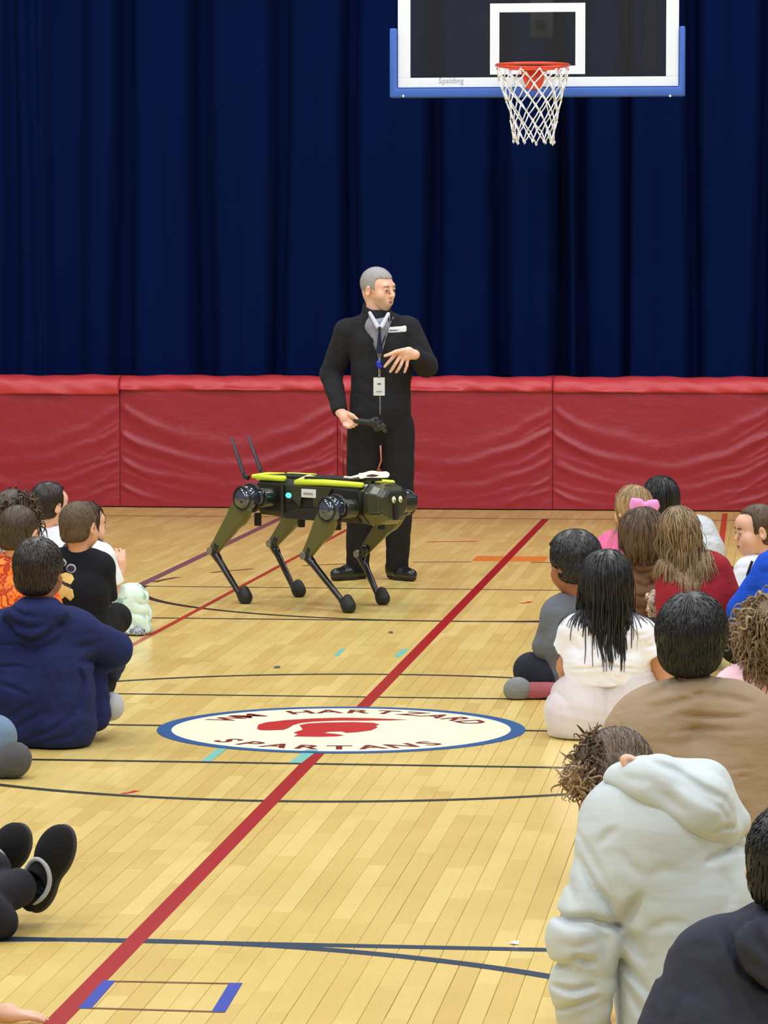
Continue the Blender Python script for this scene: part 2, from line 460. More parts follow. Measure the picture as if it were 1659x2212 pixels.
# strip flooring, 57 mm boards running along the court
def to_px(u, v, z=0):
    X, Y, Z = CW(u, v, z); cp, sp = math.cos(PITCH), math.sin(PITCH)
    f = Y * cp - (Z - CAMH) * sp; up = Y * sp + (Z - CAMH) * cp
    return 829.5 + FPX * X / f, 1106 - FPX * up / f
PW = .05715; planks = []
prng = random.Random(3)
for i in range(-175, 175):
    v = -16 + prng.uniform(-.8, 0)
    while v < 12.84:
        L = prng.choice((.38, .54, .7, .86, 1.02, 1.22)); planks.append((i * PW, v, L)); v += L
near = []
for q in planks:
    if q[1] + q[2] < -5.6 or q[1] > 2: continue
    x0, y0 = to_px(q[0] + PW / 2, q[1] + q[2] / 2)
    if -10 < x0 < 1240 and y0 < 2240 and q[1] > -6: near.append(((q[1] + q[2] / 2), q))
near.sort(key=lambda a: a[0]); near_set = set(q for _, q in near[:296])
cache = {}
for q in near_set:
    key = (q[2], prng.randrange(3))
    if key not in cache:
        g = (.0007, .0011, .0017)[key[1]]; m = MB()
        w0, w1 = g / 2, PW - g / 2; l0, l1 = .0006, q[2] - .0006
        b = .0008
        top = [(w0 + b, l0 + b, 0), (w1 - b, l0 + b, 0), (w1 - b, l1 - b, 0), (w0 + b, l1 - b, 0)]
        mid = [(w0, l0, -b), (w1, l0, -b), (w1, l1, -b), (w0, l1, -b)]; bot = [(a, c, -.008) for a, c, _ in mid]
        m.add(top + mid + bot, [(0, 1, 2, 3)] + [(i, i + 4, (i + 1) % 4 + 4, (i + 1) % 4) for i in range(4)] + [(i + 4, i + 8, (i + 1) % 4 + 8, (i + 1) % 4 + 4) for i in range(4)])
        cache[key] = m.mesh('plank'); cache[key].materials.append(M_floor_o)
    o = bpy.data.objects.new('plank', cache[key]); COL.objects.link(o); o.parent = FLOOR; o.location = (q[0], q[1], 0)
rest = [q for q in planks if q not in near_set]
A = np.array(rest); n = len(A); gaps = RNG.choice([.0007, .0012, .0020], n)
w0 = A[:, 0] + gaps / 2; w1 = A[:, 0] + PW - gaps / 2; l0 = A[:, 1] + .0006; l1 = A[:, 1] + A[:, 2] - .0006
z0 = np.zeros(n); zb = np.full(n, -.008)
V = np.stack([np.stack(c, 1) for c in ((w0, l0, z0), (w1, l0, z0), (w1, l1, z0), (w0, l1, z0), (w0, l0, zb), (w1, l0, zb), (w1, l1, zb), (w0, l1, zb))], 1).reshape(-1, 3)
b8 = np.arange(n)[:, None] * 8
F = np.concatenate([b8 + np.array(f) for f in ((0, 1, 2, 3), (0, 4, 5, 1), (1, 5, 6, 2), (2, 6, 7, 3), (3, 7, 4, 0))])
o = link('plank_field', npmesh('plank_field', V, F, False, {'tone': np.repeat(RNG.random(n), 8)}), M_floor_a, FLOOR); o['kind'] = 'stuff'

# painted court markings and tape: thin films on the boards (parts of the floor)
def paint(name, col, rough=.32, var=.1):
    t = NT(name); c = lin(col); d = tuple(x * (1 - var) for x in c[:3]) + (1,)
    t.l(t.mix(t.noise(5, 5, rough=.7), c, d), t.b.inputs['Base Color']); t.set(Roughness=rough); t.b.inputs['Specular IOR Level'].default_value = .3; return t.m
M_red = paint('red_court_paint', (166, 24, 24)); M_blk = paint('black_court_paint', (52, 50, 44)); M_navy = paint('navy_court_paint', (46, 62, 84))
M_pur = paint('purple_court_paint', (120, 86, 96)); M_thr = paint('thin_red_paint', (176, 62, 36)); M_org = paint('orange_paint', (232, 132, 50)); M_orr = paint('orange_red_paint', (206, 74, 44))
M_teal = paint('teal_tape', (112, 180, 168), .6, .25); M_blt = paint('blue_tape', (42, 60, 158), .6); M_brn = paint('brown_court_paint', (122, 82, 48)); M_blue = paint('blue_court_paint', (44, 92, 150))
M_cream = paint('cream_logo_paint', (250, 244, 214), .3, .03); M_mar = paint('maroon_letter_paint', (126, 34, 30)); M_lred = paint('red_logo_paint', (194, 40, 40))
M_white = paint('white_scrap', (238, 236, 228), .6)
def ribbon(name, mat, pts, w, z=.0007, closed=False, label=None, ww=None):
    m = MB(); n = len(pts); L = []; R = []
    for i, p in enumerate(pts):
        a = pts[(i - 1) % n] if (closed or i) else p; b = pts[(i + 1) % n] if (closed or i < n - 1) else p
        dx, dy = b[0] - a[0], b[1] - a[1]; l = math.hypot(dx, dy) or 1
        h = (ww(p) if ww else w) / 2; L.append((p[0] - dy / l * h, p[1] + dx / l * h)); R.append((p[0] + dy / l * h, p[1] - dx / l * h))
    vs = [(a, b, z) for a, b in L] + [(a, b, z) for a, b in R] + [(a, b, -.002) for a, b in L] + [(a, b, -.002) for a, b in R]
    fs = []
    for i in range(n if closed else n - 1):
        j = (i + 1) % n; fs += [(i, n + i, n + j, j), (i, j, 2 * n + j, 2 * n + i), (n + i, 3 * n + i, 3 * n + j, n + j)]
    if not closed: fs += [(0, 2 * n, 3 * n, n), (n - 1, 2 * n - 1, 4 * n - 1, 3 * n - 1)]
    m.add(vs, fs); o = m.obj(name, mat, FLOOR)
    if label: o['label'] = label
    return o
def arc(cx, cy, r, a0, a1, n=48):
    return [(cx + r * math.cos(math.radians(a0 + (a1 - a0) * i / n)), cy + r * math.sin(math.radians(a0 + (a1 - a0) * i / n))) for i in range(n + 1)]
ribbon('court_line', M_red, [(0, -12), (0, -.7)], .052, .0009, label='long red line towards the camera'); ribbon('court_line', M_red, [(0, .7), (0, 11.74)], .052, .0009, label='long red line towards the stage')
ribbon('court_line', M_blk, [(-9, .03), (-.69, .03)], .042); ribbon('court_line', M_blk, [(.69, .03), (9, .03)], .042)
ribbon('court_line', M_blk, [(-9, -.965), (9, -.965)], .042); ribbon('court_line', M_blk, [(-9, 1.03), (9, 1.03)], .036)
ribbon('center_circle', M_blk, arc(0, 0, 1.86, 0, 360, 120)[:-1], .045, .0006, True)
ribbon('court_line', M_navy, [(-9, -4.31), (9, -4.33)], .05, .0006); ribbon('court_line', M_blk, [(-9, 4.25), (9, 4.25)], .045, .0006)
ribbon('free_throw_circle', M_navy, arc(0, -6.16, 1.85, 0, 180, 64), .05, .0008); ribbon('free_throw_circle', M_blk, arc(0, 6.09, 1.85, 180, 360, 64), .05, .0008)
ribbon('court_line', M_blk, [(-1.88, 6.05), (1.88, 6.05)], .036, .0005)
for a in range(8, 172, 22): ribbon('dashed_circle_mark', M_brn, arc(0, 6.09, 1.85, a, a + 11, 6), .045, .0005)
ribbon('lane_line', M_pur, [(-1.88, 6.05), (-1.87, 11.74)], .055, .0008, label='muted purple line slanting behind the robot'); ribbon('lane_line', M_pur, [(1.88, 6.05), (1.88, 11.74)], .055, .0008)
ribbon('lane_line', M_thr, [(-1.34, 2.9), (-1.26, 11.0)], .03, .0009, label='thin rusty red line'); ribbon('lane_line', M_orr, [(1.285, 7.5), (1.25, 12.5)], .04, .0009, label='orange red line by the pads')
ribbon('baseline', M_brn, [(-9, 11.77), (9, 11.79)], .045, .0006)
ribbon('orange_spot', M_org, [(-.2, 8.185), (.24, 8.185)], .4, .0004, label='solid orange square crossed by the red line')
for s in ((-.62, 9.5, -.3, 9.6), (-2.75, 8.2, -2.55, 8.35)): ribbon('red_dash', M_thr, [(s[0], s[1]), (s[2], s[3])], .05, .0004)
# taped boxes
ribbon('tape_strip', M_teal, [(-.36, -.60), (-.363, -.945)], .034, .0011); ribbon('tape_strip', M_teal, [(-.03, -.60), (-.045, -.95)], .045, .0013)
ribbon('tape_strip', M_teal, [(-.349, 2.89), (-.341, 2.56)], .022, .0011); ribbon('tape_strip', M_teal, [(-.06, 2.9), (-.066, 2.56)], .03, .0011)
ribbon('tape_strip', M_blt, [(.032, -4.835), (.036, -5.165)], .03, .0013); ribbon('tape_strip', M_blt, [(.341, -4.83), (.352, -5.17)], .032, .0013)
ribbon('box_edge', M_brn, [(.02, -4.842), (.355, -4.838)], .016, .0010); ribbon('box_edge', M_brn, [(.02, -5.158), (.365, -5.168)], .016, .0010)
for x, y, s, mt in ((283, 1712, .022, M_lred), (1300, 1301, .03, M_thr), (1138, 1302, .03, M_lred)):
    p = P(x, y, 12); D = 12
    for _ in range(30):
        p = P(x, y, D); D *= CAMH / (CAMH - p[2])
    u, v = W2C(p[0], p[1]); ribbon('paint_scuff', mt, [(u - s, v - s * 1.5), (u, v), (u + s * .6, v + s * 2)], s, .0006)
# centre logo
def disc(name, mat, r, z, n=96, r0=None, part=FLOOR):
    m = MB(); o_ = [(r * math.cos(2 * math.pi * i / n), r * math.sin(2 * math.pi * i / n)) for i in range(n)]
    if r0 is None: m.prism(o_, -.002, z)
    else:
        q_ = [(x * r0 / r, y * r0 / r) for x, y in o_]
        m.add([(x, y, z) for x, y in o_] + [(x, y, z) for x, y in q_], [(i, (i + 1) % n, (i + 1) % n + n, i + n) for i in range(n)])
    return m.obj(name, mat, part)
LOGO = disc('center_logo', M_cream, .69, .0011); LOGO['label'] = 'cream round team logo at centre court'
disc('logo_ring', M_blue, .695, .0016, 96, .640, LOGO)
def px2court(x, y):
    D = 13.0
    for _ in range(40):
        p = P(x, y, D); D *= CAMH / (CAMH - p[2])
    return W2C(p[0], p[1])
def flat_poly(name, mat, poly, z, par):
    bm = bmesh.new(); vs = [bm.verts.new((x, y, z)) for x, y in poly]; f = bm.faces.new(vs)
    if f.normal.z < 0: f.normal_flip()
    bmesh.ops.triangulate(bm, faces=[f]); me = bpy.data.meshes.new(name); bm.to_mesh(me); bm.free()
    return link(name, me, mat, par)
plume = [(555, 1575), (558, 1566), (575, 1561), (620, 1556), (680, 1552.5), (740, 1551), (800, 1552), (882, 1555.3), (845, 1557), (790, 1557.5), (730, 1557.5), (680, 1559.5), (650, 1562.5), (634, 1567), (622, 1574), (612, 1577.5), (580, 1578.5), (562, 1578)]
helm = [(650, 1571), (646, 1567.5), (664, 1563.5), (700, 1561.5), (760, 1560.5), (806, 1562), (820, 1565.5), (812, 1569), (816, 1572), (802, 1578.5), (772, 1582.5), (748, 1584), (738, 1581), (712, 1581.5), (700, 1584), (726, 1586), (744, 1589), (728, 1591.5), (690, 1592.5), (634, 1591.5), (644, 1587), (634, 1584), (640, 1581), (654, 1577)]
flat_poly('helmet_plume', M_lred, [px2court(*q) for q in plume], .0016, LOGO); flat_poly('helmet', M_lred, [px2court(*q) for q in helm], .0016, LOGO)
def text_mesh(txt, size, ext=0.0, bold=.0):
    cu = bpy.data.curves.new('lettering', 'FONT'); cu.body = txt; cu.size = size; cu.extrude = ext; cu.offset = bold; cu.align_x = 'CENTER'; cu.resolution_u = 3
    ob = bpy.data.objects.new('lettering', cu); COL.objects.link(ob); dg = bpy.context.evaluated_depsgraph_get()
    me = bpy.data.meshes.new_from_object(ob.evaluated_get(dg)); bpy.data.objects.remove(ob); return me
def ring_text(txt, r, a_mid, step, size, flip):
    n = len(txt)
    for i, ch in enumerate(txt):
        if ch == ' ': continue
        a = math.radians(a_mid + (i - (n - 1) / 2) * step * (-1 if not flip else 1))
        me = text_mesh(ch, size, 0, .004); o = link('letter', me, M_mar, LOGO)
        o.location = (r * math.cos(a), r * math.sin(a), .0017); o.rotation_euler = (0, 0, a - math.pi / 2 + (math.pi if flip else 0))
ring_text('WM HARTZARD', .485, 90, 12.2, .15, False)
ring_text('SPARTANS', .585, 270, 12.5, .15, True)
# litter on the floor
def litter(name, x, y, s, mat, label):
    u, v = px2court(x, y); X, Y, _ = CW(u, v); o = empty(name, (X, Y, 0)); bpy.data.objects.remove(o)
    m = MB(); m.add([(-s, -s * .8, .004), (s, -s, .001), (s * 1.1, s, .006), (-s * .5, s * 1.3, .002), (0, 0, .009)], [(0, 1, 4), (1, 2, 4), (2, 3, 4), (3, 0, 4), (0, 3, 2, 1)])
    o = m.obj(name, mat); o.location = (X, Y, .001); tag(o, label, 'litter')
M_dk = simple('dark_scrap', (52, 38, 30), .7); M_gs = simple('grey_scrap', (58, 66, 80), .6)
litter('floor_scrap', 843, 1368, .012, M_dk, 'tiny dark brown scrap lying on the floor between robot and logo')
litter('floor_scrap', 597, 1443, .016, M_gs, 'tiny slate grey scrap on the floor left of the red line')
litter('paper_scrap', 1110, 2040, .012, M_white, 'small white paper scrap on the split navy line')

# ================================================================ stage pads
def vinyl(name, col):
    t = NT(name); c = lin(col)
    t.l(t.mix(t.noise(2.5, 4), c, tuple(x * .8 for x in c[:3]) + (1,)), t.b.inputs['Base Color']); t.set(Roughness=.42)
    t.b.inputs['Specular IOR Level'].default_value = .55
    n1 = t.bump(t.noise(5, 3, stretch=(1, 1, 1.5)), .35, .03); t.bump(t.noise(500, 1), .15, .001, n1); return t.m
M_vin = vinyl('red_vinyl', (166, 30, 52)); M_flap = vinyl('lit_red_vinyl', (216, 62, 72)); M_foam = simple('pad_edge', (60, 16, 22), .7)  # flap vinyl lightened: overhead light on its upward face put into the colour
VP = 12.74
PAD_Z = .885; TOP_Z = .975
seams = [(-4.83, -3.225), (-3.225, -1.60), (-1.60, -.012), (-.012, 1.575), (1.575, 3.17)]
labs = ['red vinyl stage pad at the photo\'s left edge behind the seated boys', 'red vinyl stage pad with deep swags behind the robot antennas', 'red vinyl stage pad directly behind the presenter\'s legs', 'red vinyl stage pad ending the red floor line, behind the girls', 'red vinyl stage pad sliver at the photo\'s right edge']
for k, (u0, u1) in enumerate(seams):
    root = empty('stage_pad', CW((u0 + u1) / 2, VP), -TH); tag(root, labs[k], 'wall pad', 'red pads along the stage front')
    W = (u1 - u0) / 2 - .002; nx, nz = 120, 80; g = np.random.default_rng(20 + k)
    s = np.linspace(-1, 1, nx); t = np.linspace(0, 1, nz); Sg, Tg = np.meshgrid(s, t, indexing='ij'); a = np.abs(Sg)
    q = Tg + .40 * (1 - a ** 1.55) * (.45 + .75 * Tg)
    dsp = np.zeros_like(Sg)
    for tk, ak, wk in ((.84, .016, .075), (.66, .020, .060), (.50, .007, .035), (.40, .016, .050), (.27, .006, .03), (.15, .011, .035)):
        tk += g.uniform(-.03, .03); left = g.uniform(.55, 1.1); right = g.uniform(.55, 1.1)
        wv = wk * (.55 + .9 * (1 - a)); am = ak * np.where(Sg < 0, left, right)
        qq = q + .012 * np.sin(Sg * 6 + tk * 30) + .01 * np.sin(Tg * 9 + Sg * 11 + k)
        dd = (qq - tk) / wv; dsp += am * np.exp(-dd ** 2 * np.where(dd > 0, 1.8, .7)) * (.45 + .55 * a)
    for m_ in range(7):
        sg = -1 if m_ % 2 else 1; t0 = .08 + .11 * m_ + g.uniform(-.03, .03); ln = g.uniform(.15, .4)
        dist = (1 - sg * Sg); dsp += .007 * np.exp(-((Tg - (t0 - .55 * dist)) / .016) ** 2) * np.exp(-(dist / ln) ** 2)
    dsp *= np.clip((1 - a) * 22, 0, 1) * np.clip(Tg * 12, 0, 1) * np.clip((1 - Tg) * 8, 0, 1)
    dsp += .012 * (1 - a ** 6) + .004 * np.sin(Sg * 5 + k) * np.sin(Tg * 4 + k * 2)
    X = Sg * W; Z = .008 + Tg * (PAD_Z - .008); Y = -.03 - dsp
    V = np.stack((X, Y, Z), -1).reshape(-1, 3); i, j = np.meshgrid(np.arange(nx - 1), np.arange(nz - 1), indexing='ij'); i = i.ravel(); j = j.ravel()
    F = np.stack((i * nz + j, (i + 1) * nz + j, (i + 1) * nz + j + 1, i * nz + j + 1), 1)
    link('cover', npmesh('cover', V, F), M_vin, root)
    m = MB(); m.box((0, .03, (PAD_Z + .01) / 2), (W, .055, (PAD_Z - .012) / 2)); m.obj('foam_core', M_foam, root, bevel=.01)
    # top flap rolled over the stage edge
    nx2 = 60; hem = (.835 if k == 0 else .868 if k in (1, 2) else .862); prof = []
    s2 = np.linspace(-1, 1, nx2); rows = []
    for r, (yy, zz) in enumerate(((-.052, hem), (-.056, hem + .015), (-.055, PAD_Z), (-.046, .918), (-.026, .948), (0, .966), (.045, .975), (.10, .978), (.125, .955))):
        wob = .006 * np.sin(s2 * 7 + k * 2 + r * .4) + .004 * np.sin(s2 * 19 + r) + (.006 * np.sin(s2 * 4.1 + k) if r < 2 else 0)
        rows.append(np.stack((s2 * W, np.full(nx2, yy) - wob * (r < 5) - .004, zz + wob * (.7 if r > 3 else .4)), 1))
    V = np.concatenate(rows); F = []
    for r in range(len(rows) - 1):
        for i2 in range(nx2 - 1): F.append((r * nx2 + i2, r * nx2 + i2 + 1, (r + 1) * nx2 + i2 + 1, (r + 1) * nx2 + i2))
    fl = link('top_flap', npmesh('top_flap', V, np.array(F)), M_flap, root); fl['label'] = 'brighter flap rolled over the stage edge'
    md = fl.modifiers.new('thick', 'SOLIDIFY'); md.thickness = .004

# ================================================================ curtains
def velvet(name):
    t = NT(name); c = t.mix(t.noise(1.2, 3, stretch=(1, 1, .3)), (.0018, .0072, .050, 1), (.0030, .0105, .068, 1))
    t.l(c, t.b.inputs['Base Color']); t.set(Roughness=1); t.b.inputs['Specular IOR Level'].default_value = .02
    t.b.inputs['Sheen Weight'].default_value = .03; t.b.inputs['Sheen Roughness'].default_value = .6; t.b.inputs['Sheen Tint'].default_value = (.05, .12, .5, 1)
    t.bump(t.noise(900, 1), .2, .001); return t.m
M_vel = velvet('navy_velvet')
VC = 13.10
# dark gathers between the flat fold faces: (photo x at the middle, half width in m, depth)
gath = [(-330, .07, .2), (-190, .06, .2), (-60, .05, .16), (20, .05, .10), (74, .035, .06), (140, .14, .20), (264, .075, .22), (355, .02, .012), (436, .070, .24), (516, .02, .012), (600, .06, .20), (680, .02, .012), (759, .065, .22), (850, .02, .012), (933, .055, .22), (1008, .02, .01), (1082, .055, .22), (1148, .02, .014), (1207, .06, .30)]
gath2 = [(1207, .05, .25), (1258, .05, .20), (1352, .03, .17), (1420, .015, .012), (1497, .055, .22), (1580, .02, .012), (1650, .05, .2), (1760, .06, .22), (1880, .05, .2), (2020, .06, .2)]
def curtain(name, gs, ua, ub, label):
    us = np.arange(ua, ub, .008); zs = np.array([.965, 1.05, 1.3, 1.8, 2.4, 3.0, 3.6, 4.3, 5.2, 6.36])
    rows = []
    for zi, z in enumerate(zs):
        d = np.zeros_like(us)
        for i, (px, hw, dep) in enumerate(gs):
            uc = PC(px, 500, VC)[0] + .02 * math.sin(z * 1.1 + i * 1.7) * (hw > .03)
            w = hw * (1 + .15 * math.sin(z * .9 + i * 2.3)); t_ = (us - uc) / w
            d += dep * 1 / (1 + np.abs(t_) ** 5)
        d += .010 * np.sin(us * 9 + .3 * z) + .006 * np.sin(us * 23 + z)
        zz = np.full_like(us, z) + (.008 * np.sin(us * 13) if zi == 0 else 0)
        rows.append(np.stack((us, d, zz), 1))
    V = np.concatenate(rows); n = len(us); F = []
    i = np.arange(n - 1)
    F = np.concatenate([np.stack((r * n + i, r * n + i + 1, (r + 1) * n + i + 1, (r + 1) * n + i), 1) for r in range(len(rows) - 1)])
    o = link(name, npmesh(name, V, F), M_vel); o.location = CW(0, VC); o.rotation_euler = (0, 0, -TH); tag(o, label, 'curtain'); return o
uc = PC(1212, 500, VC)[0]
curtain('stage_curtain', gath, -7.5, uc - .005, 'wide navy velvet stage curtain hanging behind the presenter, up to the dark gap')
c2 = curtain('stage_curtain', gath2, uc + .005, 7.5, 'navy velvet stage curtain hanging on the right of the dark gap below the net')
c2.location = CW(0, VC + .01)
m = MB(); m.tube([(-7.6, 0, 6.40), (7.6, 0, 6.40)], .03, 8); o = m.obj('curtain_rail', simple('black_rail', (30, 30, 32), .5)); o.location = CW(0, VC + .1); o.rotation_euler = (0, 0, -TH)
tag(o, 'black rail carrying the navy stage curtains high above the stage', 'curtain rail')
m = MB(); m.box((0, 0, 7.2), (.05, .05, .8)); o2 = m.obj('trim_1', bpy.data.materials['black_rail']); o2.location = CW(-4, VC + .1); o2['kind'] = 'structure'
m = MB(); m.box((0, 0, 7.2), (.05, .05, .8)); o2 = m.obj('trim_2', bpy.data.materials['black_rail']); o2.location = CW(4, VC + .1); o2['kind'] = 'structure'

# ================================================================ backboard
M_wf = simple('white_powdercoat', (236, 243, 255), .35, var=.02); M_bp = simple('blue_rubber_padding', (58, 102, 196), .55, var=.06, vs=12, bump=.1)
M_rim = simple('orange_rim_paint', (232, 72, 34), .35, var=.06, coat=.3); M_net = simple('white_net_cord', (240, 242, 250), .8, var=.1, vs=150, bump=.3)
M_steel = simple('steel_strut', (60, 66, 80), .4, .4)
tg = NT('backboard_glass'); tg.b.inputs['Base Color'].default_value = (.55, .56, .58, 1); tg.set(Roughness=.02, IOR=1.5, Transmission_Weight=1.0) if False else None
tg.b.inputs['Base Color'].default_value = (.50, .50, .50, 1); tg.b.inputs['Roughness'].default_value = .03; tg.b.inputs['Transmission Weight'].default_value = 1.0; tg.b.inputs['IOR'].default_value = 1.52
BV = 10.55
def bb(x, y):
    q = PC(x, y, BV); return q[0], q[2]
BU = (bb(860, 150)[0] + bb(1466, 150)[0]) / 2
BB = empty('basketball_backboard', CW(BU, BV), -TH); tag(BB, 'glass basketball backboard with white frame and blue bottom padding above the stage', 'backboard')
def L(x, y):
    a, b = bb(x, y); return a - BU, b
x0, zb = L(860, 190); x1, _ = L(1466, 190); _, zt_ = L(1000, 168); zt = zb + 1.10; fw = L(889, 150)[0] - x0
m = MB()
xi0, xi1 = x0 + fw * .93, x1 - fw * .93; zi = zt_ + .0
m.box(((x0 + x1) / 2, 0, (zb + zi) / 2), ((x1 - x0) / 2, .022, (zi - zb) / 2)); m.box(((x0 + x1) / 2, 0, zt - .03), ((x1 - x0) / 2, .022, .03))
m.box(((x0 + xi0) / 2, 0, (zi + zt - .06) / 2), ((xi0 - x0) / 2, .0215, (zt - .06 - zi) / 2)); m.box(((x1 + xi1) / 2, 0, (zi + zt - .06) / 2), ((x1 - xi1) / 2, .0215, (zt - .06 - zi) / 2))
m.obj('frame', M_wf, BB, bevel=.003)
m = MB(); m.box(((x0 + x1) / 2, 0, (zi + zt - .06) / 2), ((xi1 - xi0) / 2 - .001, .006, (zt - .06 - zi) / 2 - .001)); m.obj('glass_pane', tg.m, BB)
a0, t1 = L(1059, 8); a1, t0 = L(1264, 160); b0, s1 = L(1079, 27); b1, s0 = L(1243, 142); m = MB()
for bx in (((a0, a1), (s1, t1)), ((a0, a1), (t0, s0)), ((a0, b0), (s0, s1)), ((b1, a1), (s0, s1))):
    m.box(((bx[0][0] + bx[0][1]) / 2, -.0095, (bx[1][0] + bx[1][1]) / 2), ((bx[0][1] - bx[0][0]) / 2, .003, (bx[1][1] - bx[1][0]) / 2))
m.obj('target_square', M_wf, BB)
p0, pb = L(843, 212); p1, _ = L(1480, 212); pi0 = L(866, 150)[0]; pi1 = L(1452, 150)[0]; pt = L(850, 62)[1]; pz = L(1000, 191)[1]
m = MB(); prof = [(p0, pb), (p1, pb), (p1, pt), (x1 + .004, pt), (x1 + .004, pz), (x0 - .004, pz), (x0 - .004, pt), (p0, pt)]
m.prism(prof, -.05, .03, lambda q: (q[0], q[2], q[1])); m.obj('edge_padding', M_bp, BB, bevel=.012, seg=3, smooth=True)
for x, y in ((873, 208), (1448, 208)):
    q = L(x, y); m = MB(); m.tube([(q[0], -.051, q[1]), (q[0], -.056, q[1])], .008, 8); m.obj('padding_screw', M_wf, BB)
o = link('maker_lettering', text_mesh('Spalding', .052, .0004), simple('grey_print', (172, 180, 198), .5, var=0), BB); q = L(975, 180); o.location = (q[0], -.0235, q[1]); o.rotation_euler = (math.pi / 2, 0, 0)
# the board hangs from a mast under the ceiling
mx = L(1164, 100)[0]; m = MB(); m.box((mx, .30, (zb + .35 + 7.98) / 2), (.075, .05, (7.98 - zb - .35) / 2)); m.obj('mast', simple('grey_mast', (86, 92, 104), .5), BB, bevel=.006)
for zz in (zb + .42, zb + .95): m = MB(); m.tube([(mx, .25, zz), (mx, .024, zz)], .03, 8); m.obj('mast_arm', simple('dark_strut', (14, 18, 34), .6), BB)
qx = L(1401, 100)[0]; m = MB(); m.box((qx, .16, (zb + .12 + zb + 1.05) / 2), (.042, .03, .465)); m.obj('reflection_column', simple('navy_reflection', (16, 34, 84), .6), BB, bevel=.006)  # added column standing in for a dark blue reflection in the glass
m = MB(); m.tube([(qx, .16, zb + .9), (mx, .26, zb + .95)], .02, 8); m.obj('reflection_bar', bpy.data.materials['navy_reflection'], BB)  # added bar tying the stand-in column to the mast
rx_ = L(1351, 100)[0]; m = MB(); m.tube([(rx_, .15, zb + .25), (rx_, .15, zb + 1.05)], .010, 8); cc = L(1351, 140); m.tube([(cc[0] + .08 * math.cos(a_), .15, cc[1] + .09 * math.sin(a_)) for a_ in np.linspace(0, 2 * math.pi, 33)[:-1]], .006, 6, closed=True); m.tube([(rx_, .15, zb + .9), (qx, .16, zb + .9)], .01, 6); m.obj('hoop_reflection', bpy.data.materials['dark_strut'], BB, smooth=True)  # added rod and ring, shaped like the opposite hoop's reflection in the glass
# hoop
RX, RZ = L(1150.5, 142); RZ = L(1150, 139)[1]
RX = PC(1150.5, 139, BV - .40)[0] - BU; RZ = PC(1150, 141, BV - .40)[2]; rc = np.array((RX, -.40, RZ)); RR = .2365
HOOP = empty('rim_root'); bpy.data.objects.remove(HOOP)
m = MB(); m.tube([rc + RR * np.array((math.cos(a), math.sin(a), 0)) for a in np.linspace(0, 2 * math.pi, 65)[:-1]], .010, 10, closed=True)
m.tube([rc + (RR - .02) * np.array((math.cos(a), math.sin(a), -.07)) for a in np.linspace(math.pi * .22, math.pi * .78, 14)], .006, 6)
rim = m.obj('rim', M_rim, BB, smooth=True)
m = MB(); q0 = PC(1126, 152, BV - .04); q1 = PC(1180, 196, BV - .04); w = (q1[0] - q0[0]) / 2; cx = (q0[0] + q1[0]) / 2 - BU
pl = [(cx - w, RZ + .01), (cx - w * .95, RZ - .04), (cx - w * .55, q1[2] + .01), (cx - w * .3, q1[2]), (cx + w * .5, q1[2]), (cx + w * .95, RZ - .04), (cx + w, RZ + .01)]
m.prism(pl, -.05, -.023, lambda q: (q[0], q[2], q[1])); m.box((cx, -.11, RZ), (w * .9, .07, .008)); m.obj('rim_bracket', M_rim, rim, bevel=.003)
m = MB(); hk = []
for i in range(12):
    a = 2 * math.pi * (i + .5) / 12; c = rc + RR * np.array((math.cos(a), math.sin(a), 0)) + np.array((0, 0, -.012))
    tdir = np.array((-math.sin(a), math.cos(a), 0)); pts = [c + tdir * .017 * math.cos(b) + np.array((0, 0, .013 * math.sin(b) - .007)) for b in np.linspace(math.pi, 2 * math.pi, 7)]; m.tube(pts, .003, 5)
    hk.append(c + np.array((0, 0, -.022))); m.obj('net_hook', M_rim, rim, smooth=True); m = MB()
# net: twelve loops woven to a tube
m = MB(); rows = 7; zbot = PC(1150, 306, BV - .4)[2]; hgt = RZ - .03 - zbot; g = np.random.default_rng(4)
def npnt(r, i):
    t = r / rows; rad = RR * (1 - t) ** 1.3 + .135 * (1 - (1 - t) ** 1.3) - .01 * math.sin(math.pi * t); a = 2 * math.pi * (i + .5 * (r % 2) + .5) / 12
    j = np.array((g.uniform(-1, 1), g.uniform(-1, 1), g.uniform(-1, 1))) * .008 * (r > 0)
    return rc + np.array((rad * math.cos(a) + .012 * t, rad * math.sin(a), -.03 - hgt * t ** .95)) + j
N_ = [[npnt(r, i) for i in range(12)] for r in range(rows + 1)]
for r in range(rows):
    for i in range(12):
        aa = N_[r][i]
        for j in ((i, (i - 1) % 12) if r % 2 == 0 else ((i + 1) % 12, i)):
            bq = N_[r + 1][j]; md_ = (aa + bq) / 2 + np.array((0, 0, -.004)); m.tube([aa, md_, bq], .0046 if r else .0052, 6)
for r in range(1, rows + 1):
    for i in range(12): m.sphere(N_[r][i], .008, 6, 5)
for i in range(12):
    aa = N_[rows][i]; m.tube([aa + (-.005, 0, .0), aa + (0, 0, -.016), aa + (.008, 0, -.002)], .005, 5)
m.obj('net', M_net, rim, smooth=True)
